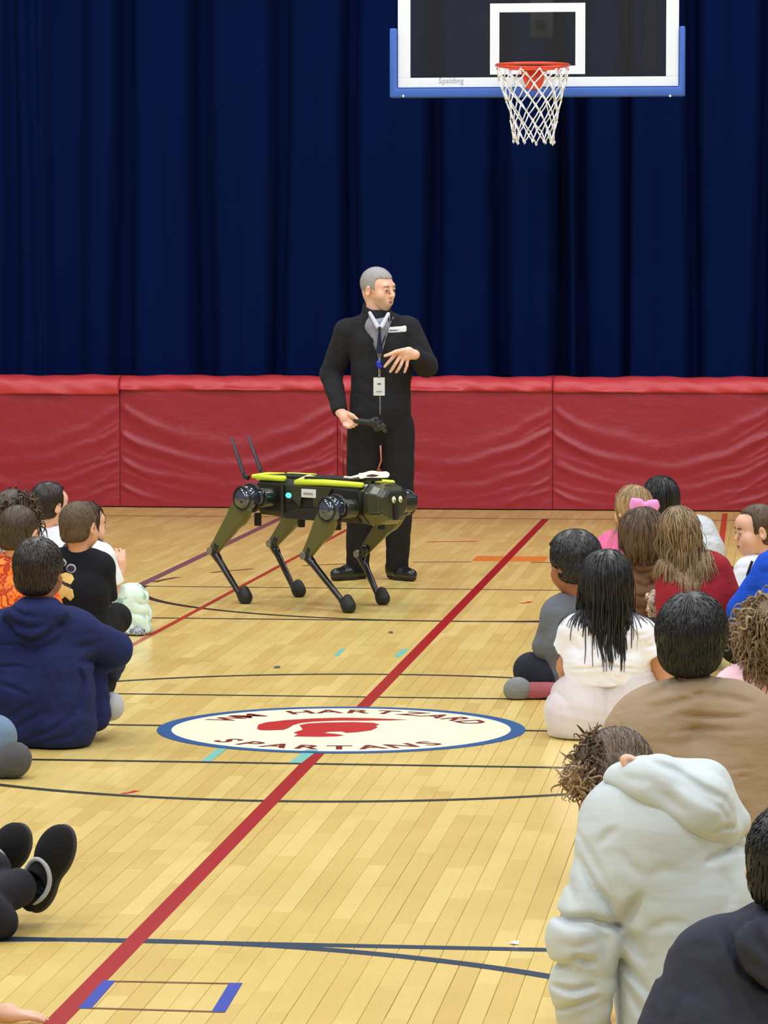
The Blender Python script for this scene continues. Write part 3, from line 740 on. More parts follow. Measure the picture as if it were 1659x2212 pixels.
# ================================================================ the four-legged robot
def eye3(fx, up=(0, 0, 1)):
    """columns: right, forward, up"""
    f = np.array(fx, float); f /= np.linalg.norm(f); r = np.cross(f, up); r /= np.linalg.norm(r); u = np.cross(r, f); return np.stack((r, f, u), 1)
def rz(a): c, s = math.cos(a), math.sin(a); return np.array(((c, -s, 0), (s, c, 0), (0, 0, 1.0)))
def ry(a): c, s = math.cos(a), math.sin(a); return np.array(((c, 0, s), (0, 1, 0), (-s, 0, c)))
def rx(a): c, s = math.cos(a), math.sin(a); return np.array(((1, 0, 0), (0, c, -s), (0, s, c)))
RA = math.radians(43); RC = np.array((-.315, 18.42, 0.0))
RXA = np.array((math.cos(RA), -math.sin(RA), 0)); RYA = np.array((math.sin(RA), math.cos(RA), 0))
ROB = empty('robot_dog', RC, -RA); tag(ROB, 'four-legged dark olive robot dog with yellow-green back rails standing before the presenter', 'robot')
def RL(x, y, ly):
    """photo pixel -> robot's own coordinates on the upright plane ly metres to its left"""
    D = 18.4
    for _ in range(30):
        p = P(x, y, D); e = (p - RC) @ RYA - ly; D -= e * .9
    p = P(x, y, D) - RC; return np.array((p @ RXA, ly, p[2]))
class Loc:                                              # lets sobj build straight in the robot's coordinates
    location = (0, 0, 0)
def robj(name, s, h, mat, parent):
    V, F = snet(s, h); return link(name, npmesh(name, V, F), mat, parent)
M_oliv = simple('olive_shell_paint', (92, 92, 52), .38, .1, var=.18, vs=14, coat=.2); M_dol = simple('dark_olive_shell', (56, 58, 40), .3, .15, var=.25, vs=16, coat=.3); M_dsh = simple('dark_shell', (34, 36, 34), .3, .2, var=.2, vs=20, coat=.3)
M_carb = simple('black_carbon_tube', (24, 22, 26), .25, .1, var=.2, coat=.4); M_motor = simple('gloss_gunmetal', (104, 110, 128), .12, .85, var=.15, vs=40)
M_rubb = simple('black_rubber', (26, 25, 25), .6, var=.2, bump=.2); M_yel = simple('fluorescent_yellow_foam', (222, 240, 60), .55, var=.06); M_metal = simple('bare_metal', (150, 150, 150), .3, .9)
M_green = simple('green_led', (70, 240, 180), .3, emis=((40, 235, 160), 5)); M_lab = simple('white_plate', (222, 224, 230), .5, var=.03)
M_warm = simple('warm_led', (255, 240, 190), .4, var=.02, emis=((255, 226, 170), 1.6)); M_eye = simple('cream_lens', (232, 236, 210), .3, var=.02); M_purp = simple('dark_purple', (48, 24, 84), .4)
def loft(name, secs, mat, parent, bevel=.006):
    """secs: (x, [(y,z)...]) cross sections with equal counts, in robot coordinates"""
    m = MB(); n = len(secs[0][1]); vs = [(x, y, z) for x, sc in secs for y, z in sc]; fs = [tuple(range(n))[::-1], tuple((len(secs) - 1) * n + i for i in range(n))]
    for k in range(len(secs) - 1):
        for i in range(n): j = (i + 1) % n; fs.append((k * n + i, k * n + j, (k + 1) * n + j, (k + 1) * n + i))
    m.add(vs, fs); return m.obj(name, mat, parent, bevel=bevel)
def oct_(w, zt, zb, c=.04, cb=None):
    cb = c if cb is None else cb
    return [(-w, zb + cb), (-w, zt - c), (-w + c, zt), (w - c, zt), (w, zt - c), (w, zb + cb), (w - cb, zb), (-w + cb, zb)]
ZT, ZB = .655, .447
loft('chassis', [(-.40, oct_(.10, ZT - .03, ZB + .05, .03)), (-.36, oct_(.125, ZT, ZB + .015, .03)), (-.10, oct_(.13, ZT, ZB, .03)), (.36, oct_(.13, ZT - .01, ZB, .03))], M_rubb, ROB)
# side plates, near and far
for sy in (-1, 1):
    y = sy * .137
    m = MB()
    def sp(poly, th=.008, m=m, y=y, sy=sy): m.prism(poly, 0, th * sy, lambda q: (q[0], y + q[2], q[1]))
    sp([(-.17, ZT - .02), (-.155, ZT - .02), (-.150, ZB + .01), (-.165, ZB + .0)]); sp([(-.13, ZT - .03), (.20, ZT - .03), (.13, ZB + .075), (.07, ZB + .07), (.06, ZB + .12), (-.02, ZB + .12), (-.03, ZB + .07), (-.09, ZB + .11), (-.13, ZB + .12)])
    m.obj('side_plate', M_dsh if sy > 0 else simple('olive_dark_plate', (52, 54, 40), .35, .1, var=.2, vs=20), ROB, bevel=.002)
    m = MB(); m.prism([(-.14, ZB + .005), (.16, ZB + .003), (.17, ZB + .05), (.08, ZB + .065), (-.06, ZB + .06), (-.14, ZB + .03)], 0, .010 * sy, lambda q: (q[0], y + q[2], q[1])); m.obj('skid_plate', M_rubb, ROB, bevel=.003)
q = RL(667, 1066, -.147); m = MB(); m.box((q[0], -.1475, q[2]), (.052, .003, .022)); lb = m.obj('name_plate', M_lab, ROB, bevel=.01, seg=3); lb['label'] = 'white plate with grey mark'
m = MB(); m.box((q[0], -.152, q[2] - .001), (.034, .0006, .005)); m.obj('plate_mark', simple('grey_mark', (150, 152, 166), .5), lb)
q = RL(624, 1070, -.145); m = MB(); m.sphere((q[0], -.147, q[2]), (.020, .008, .014)); m.obj('status_light', M_green, ROB, smooth=True)['label'] = 'glowing green status light'
m = MB(); m.tube([(q[0], -.136, q[2]), (q[0], -.147, q[2])], .032, 16); m.obj('light_bezel', M_dsh, ROB, bevel=.003)
# yellow rails, tilted with the back
def rail(pts, r, name='foam_rail'):
    m = MB(); m.tube(pts, r, 10); return m.obj(name, M_yel, ROB, smooth=True)
for sy, dz in ((-1, 0), (1, .002)):
    a = RL(556, 1031, -.115); b = RL(615, 1034, -.115); c = RL(640, 1043, -.115); d = RL(700, 1043, -.115); e = RL(783, 1048, -.115)
    f_ = lambda q: (q[0], sy * .115, q[2] + dz)
    rail([f_(a), f_((a + b) / 2), f_(b)], .0155); rail([f_(c), f_(d), f_(e)], [.019, .018, .014])
a = RL(548, 1031, -.115); m = MB(); m.tube([(a[0] - .005, -.115, a[2] + .004), (a[0] - .012, 0, a[2] + .010), (a[0] - .005, .115, a[2] + .004)], .012, 10); m.obj('foam_rail', M_yel, ROB, smooth=True)
b = RL(645, 1038, -.115); m = MB(); m.tube([(b[0], -.12, b[2]), (b[0] + .02, -.06, b[2] + .022), (b[0] + .05, -.02, b[2] + .01), (b[0] + .055, -.11, b[2] - .002)], .009, 8); m.obj('strap_loop', simple('pale_yellow_strap', (238, 226, 150), .6), ROB, smooth=True)
q = RL(680, 1030, 0.06); m = MB(); m.box((q[0], .06, q[2] - .004), (.06, .05, .012)); m.obj('top_box', simple('slate_box', (74, 84, 110), .5), ROB, bevel=.004)
m = MB(); m.box((-.02, 0, ZT + .008), (.30, .09, .008)); m.obj('top_plate', M_rubb, ROB, bevel=.004)
# head shell
hx = .34
H = loft('head_shell', [(hx, oct_(.122, ZT - .012, ZB + .005, .035)), (hx + .05, oct_(.130, ZT - .006, ZB - .004, .04, .05)), (hx + .10, oct_(.128, ZT - .010, ZB - .002, .042, .055)), (hx + .148, oct_(.112, ZT - .022, ZB + .006, .038, .055)), (hx + .170, oct_(.085, ZT - .045, ZB + .03, .03, .045))], M_dol, ROB, .006)
loft('chin_plate', [(hx + .06, oct_(.126, ZB + .085, ZB - .008, .02, .05)), (hx + .12, oct_(.124, ZB + .06, ZB - .006, .02, .055)), (hx + .166, oct_(.090, ZB + .055, ZB + .018, .01, .03))], M_oliv, ROB, .005)
for k, xx in enumerate((hx + .012, hx + .055)):
    loft('shell_band', [(xx, oct_(.127 + .004 * k, ZT - .006, ZB - .0, .035, .04)), (xx + .016, oct_(.129 + .003 * k, ZT - .005, ZB - .003, .036, .045))], M_dsh, ROB, .002)
loft('face_mask', [(hx + .140, oct_(.104, ZT - .028, ZB + .10, .03, .02)), (hx + .178, oct_(.074, ZT - .045, ZB + .115, .025, .02))], M_dsh, ROB, .004)
m = MB(); m.prism([(-.012, ZB + .02), (.012, ZB + .02), (.018, ZB + .10), (-.018, ZB + .10)], hx + .13, hx + .181, lambda q: (q[2], q[0], q[1])); m.obj('chin_slot', M_rubb, ROB, bevel=.003)
for y in (-.026, .026):
    q = RL(828 if y < 0 else 841, 1068, y); xx = hx + .182; e_ = MB(); e_.sphere((xx, y * .95, ZT - .083), (.008, .013, .017)); eo = e_.obj('eye', M_eye, ROB, smooth=True)
    e_ = MB(); e_.sphere((xx + .0068, y * .95 - .003, ZT - .088), (.003, .0045, .005), 8, 6); e_.obj('pupil', M_rubb, eo, smooth=True)
m = MB(); m.prism([(-.04, ZT - .030), (.04, ZT - .030), (.022, ZT - .004), (-.022, ZT - .004)], hx + .085, hx + .12, lambda q: (q[2], q[0], q[1])); m.obj('brow_block', M_oliv, ROB, bevel=.004)
# lit ring on its little mast
q = RL(806, 1027, 0.02); m = MB(); m.tube([(q[0], .02, ZT - .02), (q[0], .02, q[2] - .012)], .010, 8); m.box((q[0], .02, q[2] - .02), (.035, .03, .008)); mast = m.obj('ring_mount', M_rubb, ROB)
m = MB(); g = np.random.default_rng(2); pts = []
for i in range(28):
    a = 2 * math.pi * i / 28; rr_ = .062 + .005 * math.sin(3 * a); X_ = q + np.array((0, 0, 0)); 
    w = np.array((rr_ * math.cos(a) * 1.15, rr_ * math.sin(a) * 1.15, .017 * math.sin(a + 2.2) + .003 * math.sin(5 * a))); pts.append((q[0] + w[0], .02 + w[1], q[2] + w[2]))
m.tube(pts, .0085, 8, closed=True); m.obj('lit_ring', M_warm, ROB, smooth=True)['label'] = 'glowing warm white ring'
m = MB(); m.box((q[0] - .02, .03, q[2] + .004), (.022, .02, .012)); m.obj('ring_hub', M_purp, ROB, bevel=.004)
m = MB(); m.tube([q + (-.06, -.03, .0), q + (-.11, -.05, -.012), q + (-.15, -.06, -.01)], [.006, .004, .003], 6); m.obj('ring_cable', M_warm, ROB, smooth=True)
a = q + np.array((.0, .02, 0)); t_ = RL(822, 962, .04); m = MB(); m.tube([(a[0], .04, a[2]), (t_[0] + .005, .04, (a[2] + t_[2]) / 2), (t_[0], .04, t_[2])], .0045, 6); m.obj('whip_antenna', simple('copper_antenna', (170, 96, 84), .4), ROB, smooth=True)
q1 = RL(744, 1040, .1); q2 = RL(738, 900, .1); m = MB(); m.tube([(q1[0], .1, q1[2]), (q2[0], .1, q2[2] - .08)], .0035, 6); m.obj('whip_antenna', simple('maroon_antenna', (110, 40, 44), .4), ROB, smooth=True)
# paddle antennas at the tail
for (xa, ya, xb, yb, ly) in ((528, 1030, 500, 945, -.05), (565, 1022, 536, 942, .05)):
    a = RL(xa, ya, ly); b = RL(xb, yb, ly); md_ = a + (b - a) * .5; m = MB(); m.tube([a, a + (b - a) * .1, md_, b - (b - a) * .02, b], [.010, .015, .013, .009, .005], 8, flat=.55)
    m.obj('paddle_antenna', simple('dark_plum_plastic', (58, 44, 58), .45), ROB, smooth=True); m = MB(); m.tube([a, (a[0] + .03, ly, ZT - .01)], .013, 8); m.obj('antenna_bracket', M_rubb, ROB)
# belly pegs
for (x, y, ly) in ((557, 1125, -.09), (651, 1128, .0), (729, 1134, -.08), (824, 1133, -.02)):
    q = RL(x, y, ly); m = MB(); m.tube([(q[0], ly, ZB + .02), (q[0], ly, q[2] - .026)], .020, 12); m.obj('belly_peg', M_rubb, ROB, bevel=.003)
# legs
def leg(hip, knee, foot, side, hid=False):
    """one leg: thigh shell with motor, knee, shin and boot"""
    yo = .055 * side
    h = np.array(hip); k = np.array(knee); f = np.array(foot)
    d = (k - h) / np.linalg.norm(k - h); n = np.array((-d[2], 0, d[0])); n = n if n[0] > 0 else -n
    # thigh: wide flat tapering shell, bulging forward
    s = U(.02, cap(h + d * .02, h + d * .12 + n * .012, .060, .056), cap(h + d * .1 + n * .012, k - d * .015 + n * .010, .052, .027), cap(h + d * .08 - n * .012, k + n * -.002, .040, .020))
    s = S((lambda s_, y0: lambda Q: np.maximum(s_.f(Q), np.abs(Q[:, 1] - y0) - .030 + .10 * np.maximum(0, ((Q - A3(h)) @ A3(d)) - .05) * .6))(s, h[1]), s.lo, s.hi)
    L0 = robj('leg', s, .0045, M_oliv, ROB)
    # hip motor
    m = MB(); c = h + np.array((0, side * -.0, 0)); m.sphere(c + np.array((0, side * .012, 0)), (.068, .060, .068), 24, 14); mo = m.obj('hip_motor', M_motor, L0, smooth=True)
    m = MB(); m.tube([c + np.array((0, -side * .035, 0)), c + np.array((0, -side * .012, 0))], .078, 20); m.obj('motor_flange', M_rubb, L0, bevel=.006)
    m = MB(); ring = [c + np.array((.062 * math.cos(a), side * .045, .062 * math.sin(a))) for a in np.linspace(0, 2 * math.pi, 25)[:-1]]; m.tube(ring, .006, 6, closed=True); m.obj('motor_ring', M_dsh, L0, smooth=True)
    xm = .065 if h[0] > 0 else .085
    m = MB(); m.tube([c + np.array((xm, -side * .085, .005)), c + np.array((xm, -side * .0, .005))], .050, 14); m.tube([c + np.array((xm, -side * .09, .005)), c + np.array((0, -side * .03, 0))], .04, 10); m.obj('roll_motor', M_dsh, L0, bevel=.005)
    m = MB(); m.tube([c + np.array((xm, side * .001, .005)), c + np.array((xm, side * .010, .005))], .034, 12); m.tube([c + np.array((xm + .03, side * .006, .035)), c + np.array((xm + .03, side * .013, .035))], .012, 8); m.obj('motor_cap', M_motor, L0, bevel=.003)
    # knee
    m = MB(); m.tube([k + np.array((0, -.026, 0)), k + np.array((0, .026, 0))], .021, 14); m.obj('knee_joint', M_metal, L0, bevel=.003)
    e = (f - k) / np.linalg.norm(f - k); en = np.array((-e[2], 0, e[0])); en = en if en[0] > 0 else -en
    s = U(.012, cap(k - e * .0, k + e * .05 + en * .004, .024, .020), cap(k + e * .05 + en * .004, f - e * .04, .0185, .0150), cap(k + d * -.05 + n * .012, k + en * .006 + e * .02, .022, .019))
    robj('shin', s, .004, M_carb, L0)
    fb = f.copy(); fb[2] = .030
    s = U(.016, cap(f - e * .055, fb, .018, .031), ell(fb + np.array((.004, 0, .004)), (.040, .033, .038)), ell(fb + np.array((-.004, 0, .03)), (.028, .028, .035)))
    s = CUT(s, (0, 0, .002), (0, 0, -1), .003)
    robj('foot', s, .0035, M_rubb, L0)
NY, FY = -.235, .235
fr = lambda x, y, ly: RL(x, y, ly)
leg(RL(536, 1076, NY), RL(459, 1190, NY), RL(529, 1302, NY), -1)
leg(RL(718, 1100, NY), RL(660, 1200, NY), RL(752, 1314, NY), -1)
leg(RL(868, 1086, FY), RL(776, 1196, FY - .02), RL(826, 1308, FY - .03), 1)
leg(RL(655, 1075, FY) + (0.03, 0, 0), RL(587, 1174, FY), RL(645, 1292, FY), 1)
# ================================================================ people
VX = 1.0                                        # voxel scale
H1 = [ell((0, -.012, .032), (.077, .098, .086)), ell((0, .030, -.045), (.056, .060, .066)), ell((0, -.035, -.02), (.060, .060, .07)), ell((0, .052, -.090), (.026, .026, .024)),
      ell((.040, .058, -.022), (.026, .026, .028)), ell((-.040, .058, -.022), (.026, .026, .028)), cap((-.034, .078, .030), (.034, .078, .030), .013), ell((0, .078, -.060), (.030, .018, .022))]
NOSE = [cap((0, .086, .018), (0, .110, -.022), .009, .0115), ell((.010, .098, -.026), (.009, .012, .008)), ell((-.010, .098, -.026), (.009, .012, .008))]
SOCK = [ell((.033, .104, .006), (.018, .020, .013)), ell((-.033, .104, .006), (.018, .020, .013))]
EARS = []
for sg in (-1, 1):
    Re = rz(-sg * .35) @ rx(-.15)
    e_ = SUB(ell((sg * .083, -.006, -.004), (.010, .020, .033), Re), .004, ell((sg * .092, .001, -.002), (.009, .011, .019), Re)); EARS.append(e_)
LIDS = [cap((sg * .020, .0885, .0125), (sg * .045, .0835, .0115), .0050) for sg in (-1, 1)] + [cap((sg * .021, .0870, -.0030), (sg * .044, .0820, -.0010), .0042) for sg in (-1, 1)]
HEADL = U(.006, SUB(U(.022, *H1), .008, *SOCK), *LIDS); HEADL = U(.008, HEADL, *NOSE); HEADL = U(.005, HEADL, *EARS)
H2 = [q for q in H1 if q is not H1[6]] + [ell((.036, .052, -.040), (.030, .032, .034)), ell((-.036, .052, -.040), (.030, .032, .034)), ell((0, .060, .045), (.05, .035, .04))]
HEADK = U(.006, SUB(U(.024, *H2), .008, *SOCK), *LIDS); HEADK = U(.008, HEADK, cap((0, .088, .008), (0, .103, -.020), .007, .0105)); HEADK = U(.005, HEADK, *EARS); HEADK = SUB(HEADK, .003, cap((-.018, .096, -.0595), (.018, .096, -.0595), .003))
HEADL = SUB(HEADL, .003, cap((-.022, .098, -.0595), (.022, .098, -.0595), .0035))
def place(Sl, c, R, s):
    c_ = A3(c); R_ = A3(R)
    def f(Q): return Sl.f((Q - c_) @ R_ / s) * s
    cs = np.array([[a, b, d] for a in (Sl.lo[0], Sl.hi[0]) for b in (Sl.lo[1], Sl.hi[1]) for d in (Sl.lo[2], Sl.hi[2])])
    W = cs @ np.array(R).T * s + np.array(c); return S(f, W.min(0), W.max(0))
def ypr(yaw, pitch=0, roll=0):
    """columns right, forward, up; yaw 0 looks away from the camera, +90 to the picture's right; pitch > 0 looks down"""
    a = math.radians(yaw); M = rz(-a) @ rx(-math.radians(pitch)) @ ry(math.radians(roll)); return M
def handS(w, d, nrm, s=1.0, curl=.5, spread=.12, mirror=1):
    """hand at wrist w, pointing d, nrm = back of the hand; returns list of S"""
    d = np.array(d, float); d /= np.linalg.norm(d); n = np.array(nrm, float); n -= d * n.dot(d); n /= np.linalg.norm(n); t = np.cross(d, n) * mirror
    out = [cap(w, w + d * .05 * s, .024 * s, .030 * s)]
    pc = w + d * .052 * s; Rm = np.stack((t, d, n), 1); out.append(rbox(pc, (.036 * s, .042 * s, .013 * s), .012 * s, Rm))
    fing = []
    for k, (o, L) in enumerate(((-.028, .062), (-.010, .072), (.010, .068), (.027, .052))):
        p = w + (d * .088 + t * o) * s; dd = d + t * (k - 1.5) * spread; dd /= np.linalg.norm(dd); pts = [p]; rs = [.0095 * s]
        for j, fr_ in enumerate((.45, .3, .25)):
            a = curl * (.45 + .35 * j); dd = dd * math.cos(a) - n * math.sin(a); dd /= np.linalg.norm(dd); p = p + dd * L * fr_ * s; pts.append(p); rs.append((.0088 - .0006 * j) * s)
        fing += chain(pts, rs)
    p = w + (d * .03 - t * .032) * s; q = p + (d * .03 - t * .028 - n * .008) * s; r = q + (d * .028 - t * .006 - n * .010) * s; fing += chain([p, q, r], [.0125 * s, .0105 * s, .009 * s])
    return [U(.012 * s, *out)] + [U(.004 * s, *fing)]
def dec(name, S_, cen, ax, az, poly, mat, root, off=.0012, n=14, back=None):
    """thin print lying on the cloth: polygon (metres) about cen in the plane of ax, az, dropped onto the surface along back"""
    ax = np.array(ax, float); az = np.array(az, float); bk = -np.cross(ax, az) if back is None else np.array(back, float)
    bk /= np.linalg.norm(bk); P2 = [Vector(q) for q in poly]
    lo = np.min(poly, 0); hi = np.max(poly, 0); st = max(hi - lo) / n
    inner = []
    def ins(x, y):
        c = False; j = len(poly) - 1
        for i in range(len(poly)):
            if (poly[i][1] > y) != (poly[j][1] > y) and x < (poly[j][0] - poly[i][0]) * (y - poly[i][1]) / (poly[j][1] - poly[i][1]) + poly[i][0]: c = not c
            j = i
        return c
    ed = []
    for i in range(len(poly)):
        a = np.array(poly[i]); b = np.array(poly[(i + 1) % len(poly)]); k = max(1, int(np.linalg.norm(b - a) / st))
        ed += [tuple(a + (b - a) * j / k) for j in range(k)]
    for x in np.arange(lo[0] + st / 2, hi[0], st):
        for y in np.arange(lo[1] + st / 2, hi[1], st):
            if ins(x, y) and min((x - e[0]) ** 2 + (y - e[1]) ** 2 for e in ed) > (st * .4) ** 2: inner.append((x, y))
    from mathutils.geometry import delaunay_2d_cdt
    pts = [Vector(q) for q in ed + inner]; r = delaunay_2d_cdt(pts, [], [list(range(len(ed)))], 1, 1e-7)
    co = np.array([tuple(q) for q in r[0]]); W = np.array(cen) + co[:, :1] * ax + co[:, 1:] * az
    Q = (W - bk * .25).astype(np.float32)
    for _ in range(40): Q = Q + np.clip(S_.f(Q), -.02, .05)[:, None] * bk.astype(np.float32) * .8
    Nr = grad(S_.f, Q); V1 = Q + Nr * off; V0 = Q - Nr * .002; n_ = len(V1)
    fs = [tuple(f) for f in r[2]]; cnt = {}
    for f in fs:
        for i in range(len(f)): e = (f[i], f[(i + 1) % len(f)]); cnt[e] = 1
    F3 = [f for f in fs] + [tuple(i + n_ for i in f[::-1]) for f in fs]
    F4 = [(a, a + n_, b + n_, b) for a, b in cnt if (b, a) not in cnt]
    me = bpy.data.meshes.new(name); loc = np.array(root.location) if root is not None else 0
    me.from_pydata([tuple(map(float, v)) for v in np.concatenate((V1, V0)) - loc], [], F3 + F4); me.update()
    bm = bmesh.new(); bm.from_mesh(me); bmesh.ops.recalc_face_normals(bm, faces=bm.faces)
    for f in bm.faces: f.smooth = True
    bm.to_mesh(me); bm.free()
    return link(name, me, mat, root)
def circ(cx, cy, rx_, ry_=None, n=20, a0=0): return [(cx + rx_ * math.cos(2 * math.pi * i / n + a0), cy + (ry_ or rx_) * math.sin(2 * math.pi * i / n + a0)) for i in range(n)]
def blob(m, s, n=6): return m
def hair_cap(t=.010, nape=-.075, front=.055, low=.0):
    c = ell((0, -.014, .034), (.077 + t, .098 + t, .087 + t))
    c = U(.02, c, ell((0, -.045, -.03), (.062 + t, .052 + t, .055)))
    c = SUB(c, .012, rbox((0, .115, -.06 + low), (.13, .085, .10 + front), .02))
    c = SUB(c, .010, rbox((.09, .03, -.05), (.03, .045, .052), .02), rbox((-.09, .03, -.05), (.03, .045, .052), .02))
    return CUT(c, (0, -.06, nape), (0, .25, -1), .008)
CROWN = np.array((0, -.045, .115))
def flow_dirs(Q, c, R, s, down=.5, part=None):
    """tangents that leave the crown"""
    q = (Q - A3(c)) @ A3(R) / s; v = q - (CROWN if part is None else np.array(part)); v[:, 2] -= down * .1
    return (v @ A3(R).T)
def do_hair(root, style, mat, c, R, s, coll=None, seed=1, n=500, t=.012, nape=-.075, length=None, h=.005, rad=.0032, vox=None, **kw):
    hc = place(hair_cap(t, nape), c, R, s); g = np.random.default_rng(seed)
    hc = DISP(hc, wrinkle(.0022, R[:, 0], 330, seed, .5), .005)
    extra = None
    if n:
        if style == 'long': n = int(n * 1.5)
        rts = scatter(hc, n, None, seed); rts = rts - grad(hc.f, rts) * .003
        ze = kw.pop('zend', None)
        if style == 'short':
            extra = locks(rts, flow_dirs(rts, c, R, s, .3), 5, (length or .007) * .8, rad * .8, hc.f, .0, .02, 60, .07, seed, .38, .0002, taper=.45, stick=.95, tang=1.0, **kw)
        elif style == 'long':
            cf = hc.f if coll is None else (lambda Q: np.minimum(hc.f(Q), coll(Q)))
            z = None
            if ze is not None:
                side = np.abs((rts - A3(c)) @ A3(R[:, 0])); z = ze[0] + g.normal(size=len(rts)) * .012; pick = (g.random(len(rts)) < ze[2]) & (side < .055); z[pick] = ze[1] + g.random(pick.sum()) * (ze[0] - ze[1]) * .8
            extra = locks(rts, flow_dirs(rts, c, R, s, 1.2), 17, (length or .016) * 1.42, rad * .72, cf, .45, kw.pop('wave', .06), kw.pop('wfreq', 40), .06, seed, .45, .003, zend=z, tang=1.0, stick=.55, **kw)
        elif style == 'curly':
            extra = locks(rts, flow_dirs(rts, c, R, s, .3), 20, length or .013, rad * .8, None, .22, .9, 75, .4, seed, .5, .004, **kw)
    return sobj('hair', hc, h, mat, root, extra)

def lerp(a, b, t): return np.array(a) * (1 - t) + np.array(b) * t
def skel(b, face, k=1.0, lean=(0, 0, 0), tight=False, **ov):
    """default cross-legged sitting pose; names end in L / R for the picture's left and right"""
    b = np.array(b, float); a = math.radians(face); F = np.array((math.sin(a), math.cos(a), 0)); Rt = np.array((math.cos(a), -math.sin(a), 0)); Z = np.array((0, 0, 1.0)); ln = np.array(lean, float)
    j = dict(pel=b + Z * .10 * k, che=b + Z * .34 * k + ln * .6, nek=b + Z * .50 * k + ln, F=F, Rt=Rt, Z=Z, b=b, k=k)
    j['hed'] = j['nek'] + Z * .135 * k + F * .02
    j.update({q: v for q, v in ov.items() if q in ('pel', 'che', 'nek', 'hed')})
    for s, nm in ((-1, 'L'), (1, 'R')):
        j['sh' + nm] = j['nek'] + (s * Rt * .135 - Z * .045) * k; j['hip' + nm] = j['pel'] + s * Rt * .075 * k
        j['kn' + nm] = b + (F * .24 + s * Rt * .27 + Z * .13) * k; j['an' + nm] = b + (F * .31 - s * Rt * .07 + Z * .06) * k
    if tight:
        for s, nm in ((-1, 'L'), (1, 'R')): j['kn' + nm] = b + (F * .26 + s * Rt * .15 + Z * .13) * k; j['an' + nm] = b + (F * .30 + s * Rt * .05 + Z * .06) * k
    j.update(ov)
    for s, nm in ((-1, 'L'), (1, 'R')):
        if 'el' + nm not in ov: j['el' + nm] = j['sh' + nm] + (s * Rt * .05 + F * .08 - Z * .20) * k
        if 'wr' + nm not in ov: j['wr' + nm] = lerp(j['el' + nm], j['an' + nm] + Z * .06 * k, .75)
    return j
def torso(j, e=0.0, arms=(1, 1), rad=1.0, low=True, depth=1.0):
    k = j['k']; Rt = j['Rt']; pel, che, nek = j['pel'], j['che'], j['nek']; w = lerp(pel, che, .5); out = []
    for s, nm in ((-1, 'L'), (1, 'R')):
        sh = j['sh' + nm]; shi = lerp(sh, nek, .30) + (0, 0, -.012 * k)
        if low: out.append(cap(pel + s * Rt * .065 * k, w + s * Rt * .055 * k, .100 * k * rad + e, .088 * k * rad + e))
        out.append(cap(w + s * Rt * .055 * k, che + s * Rt * .065 * k, .088 * k * rad + e, .092 * k * rad + e))
        out.append(cap(che + s * Rt * .065 * k, shi, .092 * k * rad + e, .058 * k + e)); out.append(cap(shi, nek - np.array((0, 0, .02 * k)), .056 * k + e, .046 * k + e)); out.append(cap(shi, sh, .056 * k + e, .050 * k + e))
    return out
def armS(j, nm, e=0.0, f0=0.0, f1=2.0, ra=.047, rb=.040, rc=.031):
    """arm from shoulder; f1 = 1 is the elbow, 2 the wrist"""
    k = j['k']; sh, el, wr = j['sh' + nm], j['el' + nm], j['wr' + nm]; out = []
    if f1 <= 1:
        p = lerp(sh, el, f1); c = cap(sh, p + (p - sh) * .3, ra * k + e, ra * k + e + .004); out.append(CUT(c, p, p - sh, .003))
    else:
        out.append(cap(sh, el, ra * k + e, rb * k + e)); p = lerp(el, wr, f1 - 1)
        c = cap(el, p + (p - el) * .2, rb * k + e, rc * k + e); out.append(CUT(c, p, p - el, .004))
    return out
def legS(j, nm, e=0.0, ra=.075, rb=.055, rc=.042):
    k = j['k']; return [cap(j['hip' + nm], j['kn' + nm], ra * k + e, rb * k + e), cap(j['kn' + nm], j['an' + nm], rb * k + e, rc * k + e)]
def body(root, j, skin, R, hs, h=.007, hands=(), extra=(), neck_r=.043, legs=True, trad=1.0):
    """the whole figure under the clothes as one skin: head, neck, trunk, limbs"""
    k = j['k']; hd = place(HEADK, j['hed'], R, hs)
    nk = cap(j['nek'] - np.array((0, 0, .03 * k)), j['hed'] + R @ np.array((0, -.018, -.05)) * hs, neck_r * k + .004, neck_r * k)
    prt = torso(j, -.022 * k, rad=trad)
    for nm in 'LR': prt += armS(j, nm, -.010 * k, 0, 2.0) + (legS(j, nm, -.022 * k) if legs else [])
    s = U(.03 * k, *prt, nk); s = U(.014, s, hd)
    hh = []
    for q in hands: hh += handS(*q[:3], **q[3])
    if hh: s = U(.008, s, *hh)
    if extra: s = U(.006, s, *extra)
    s = FLOORED(s, .012)
    return sobj('body', s, h, skin, root)
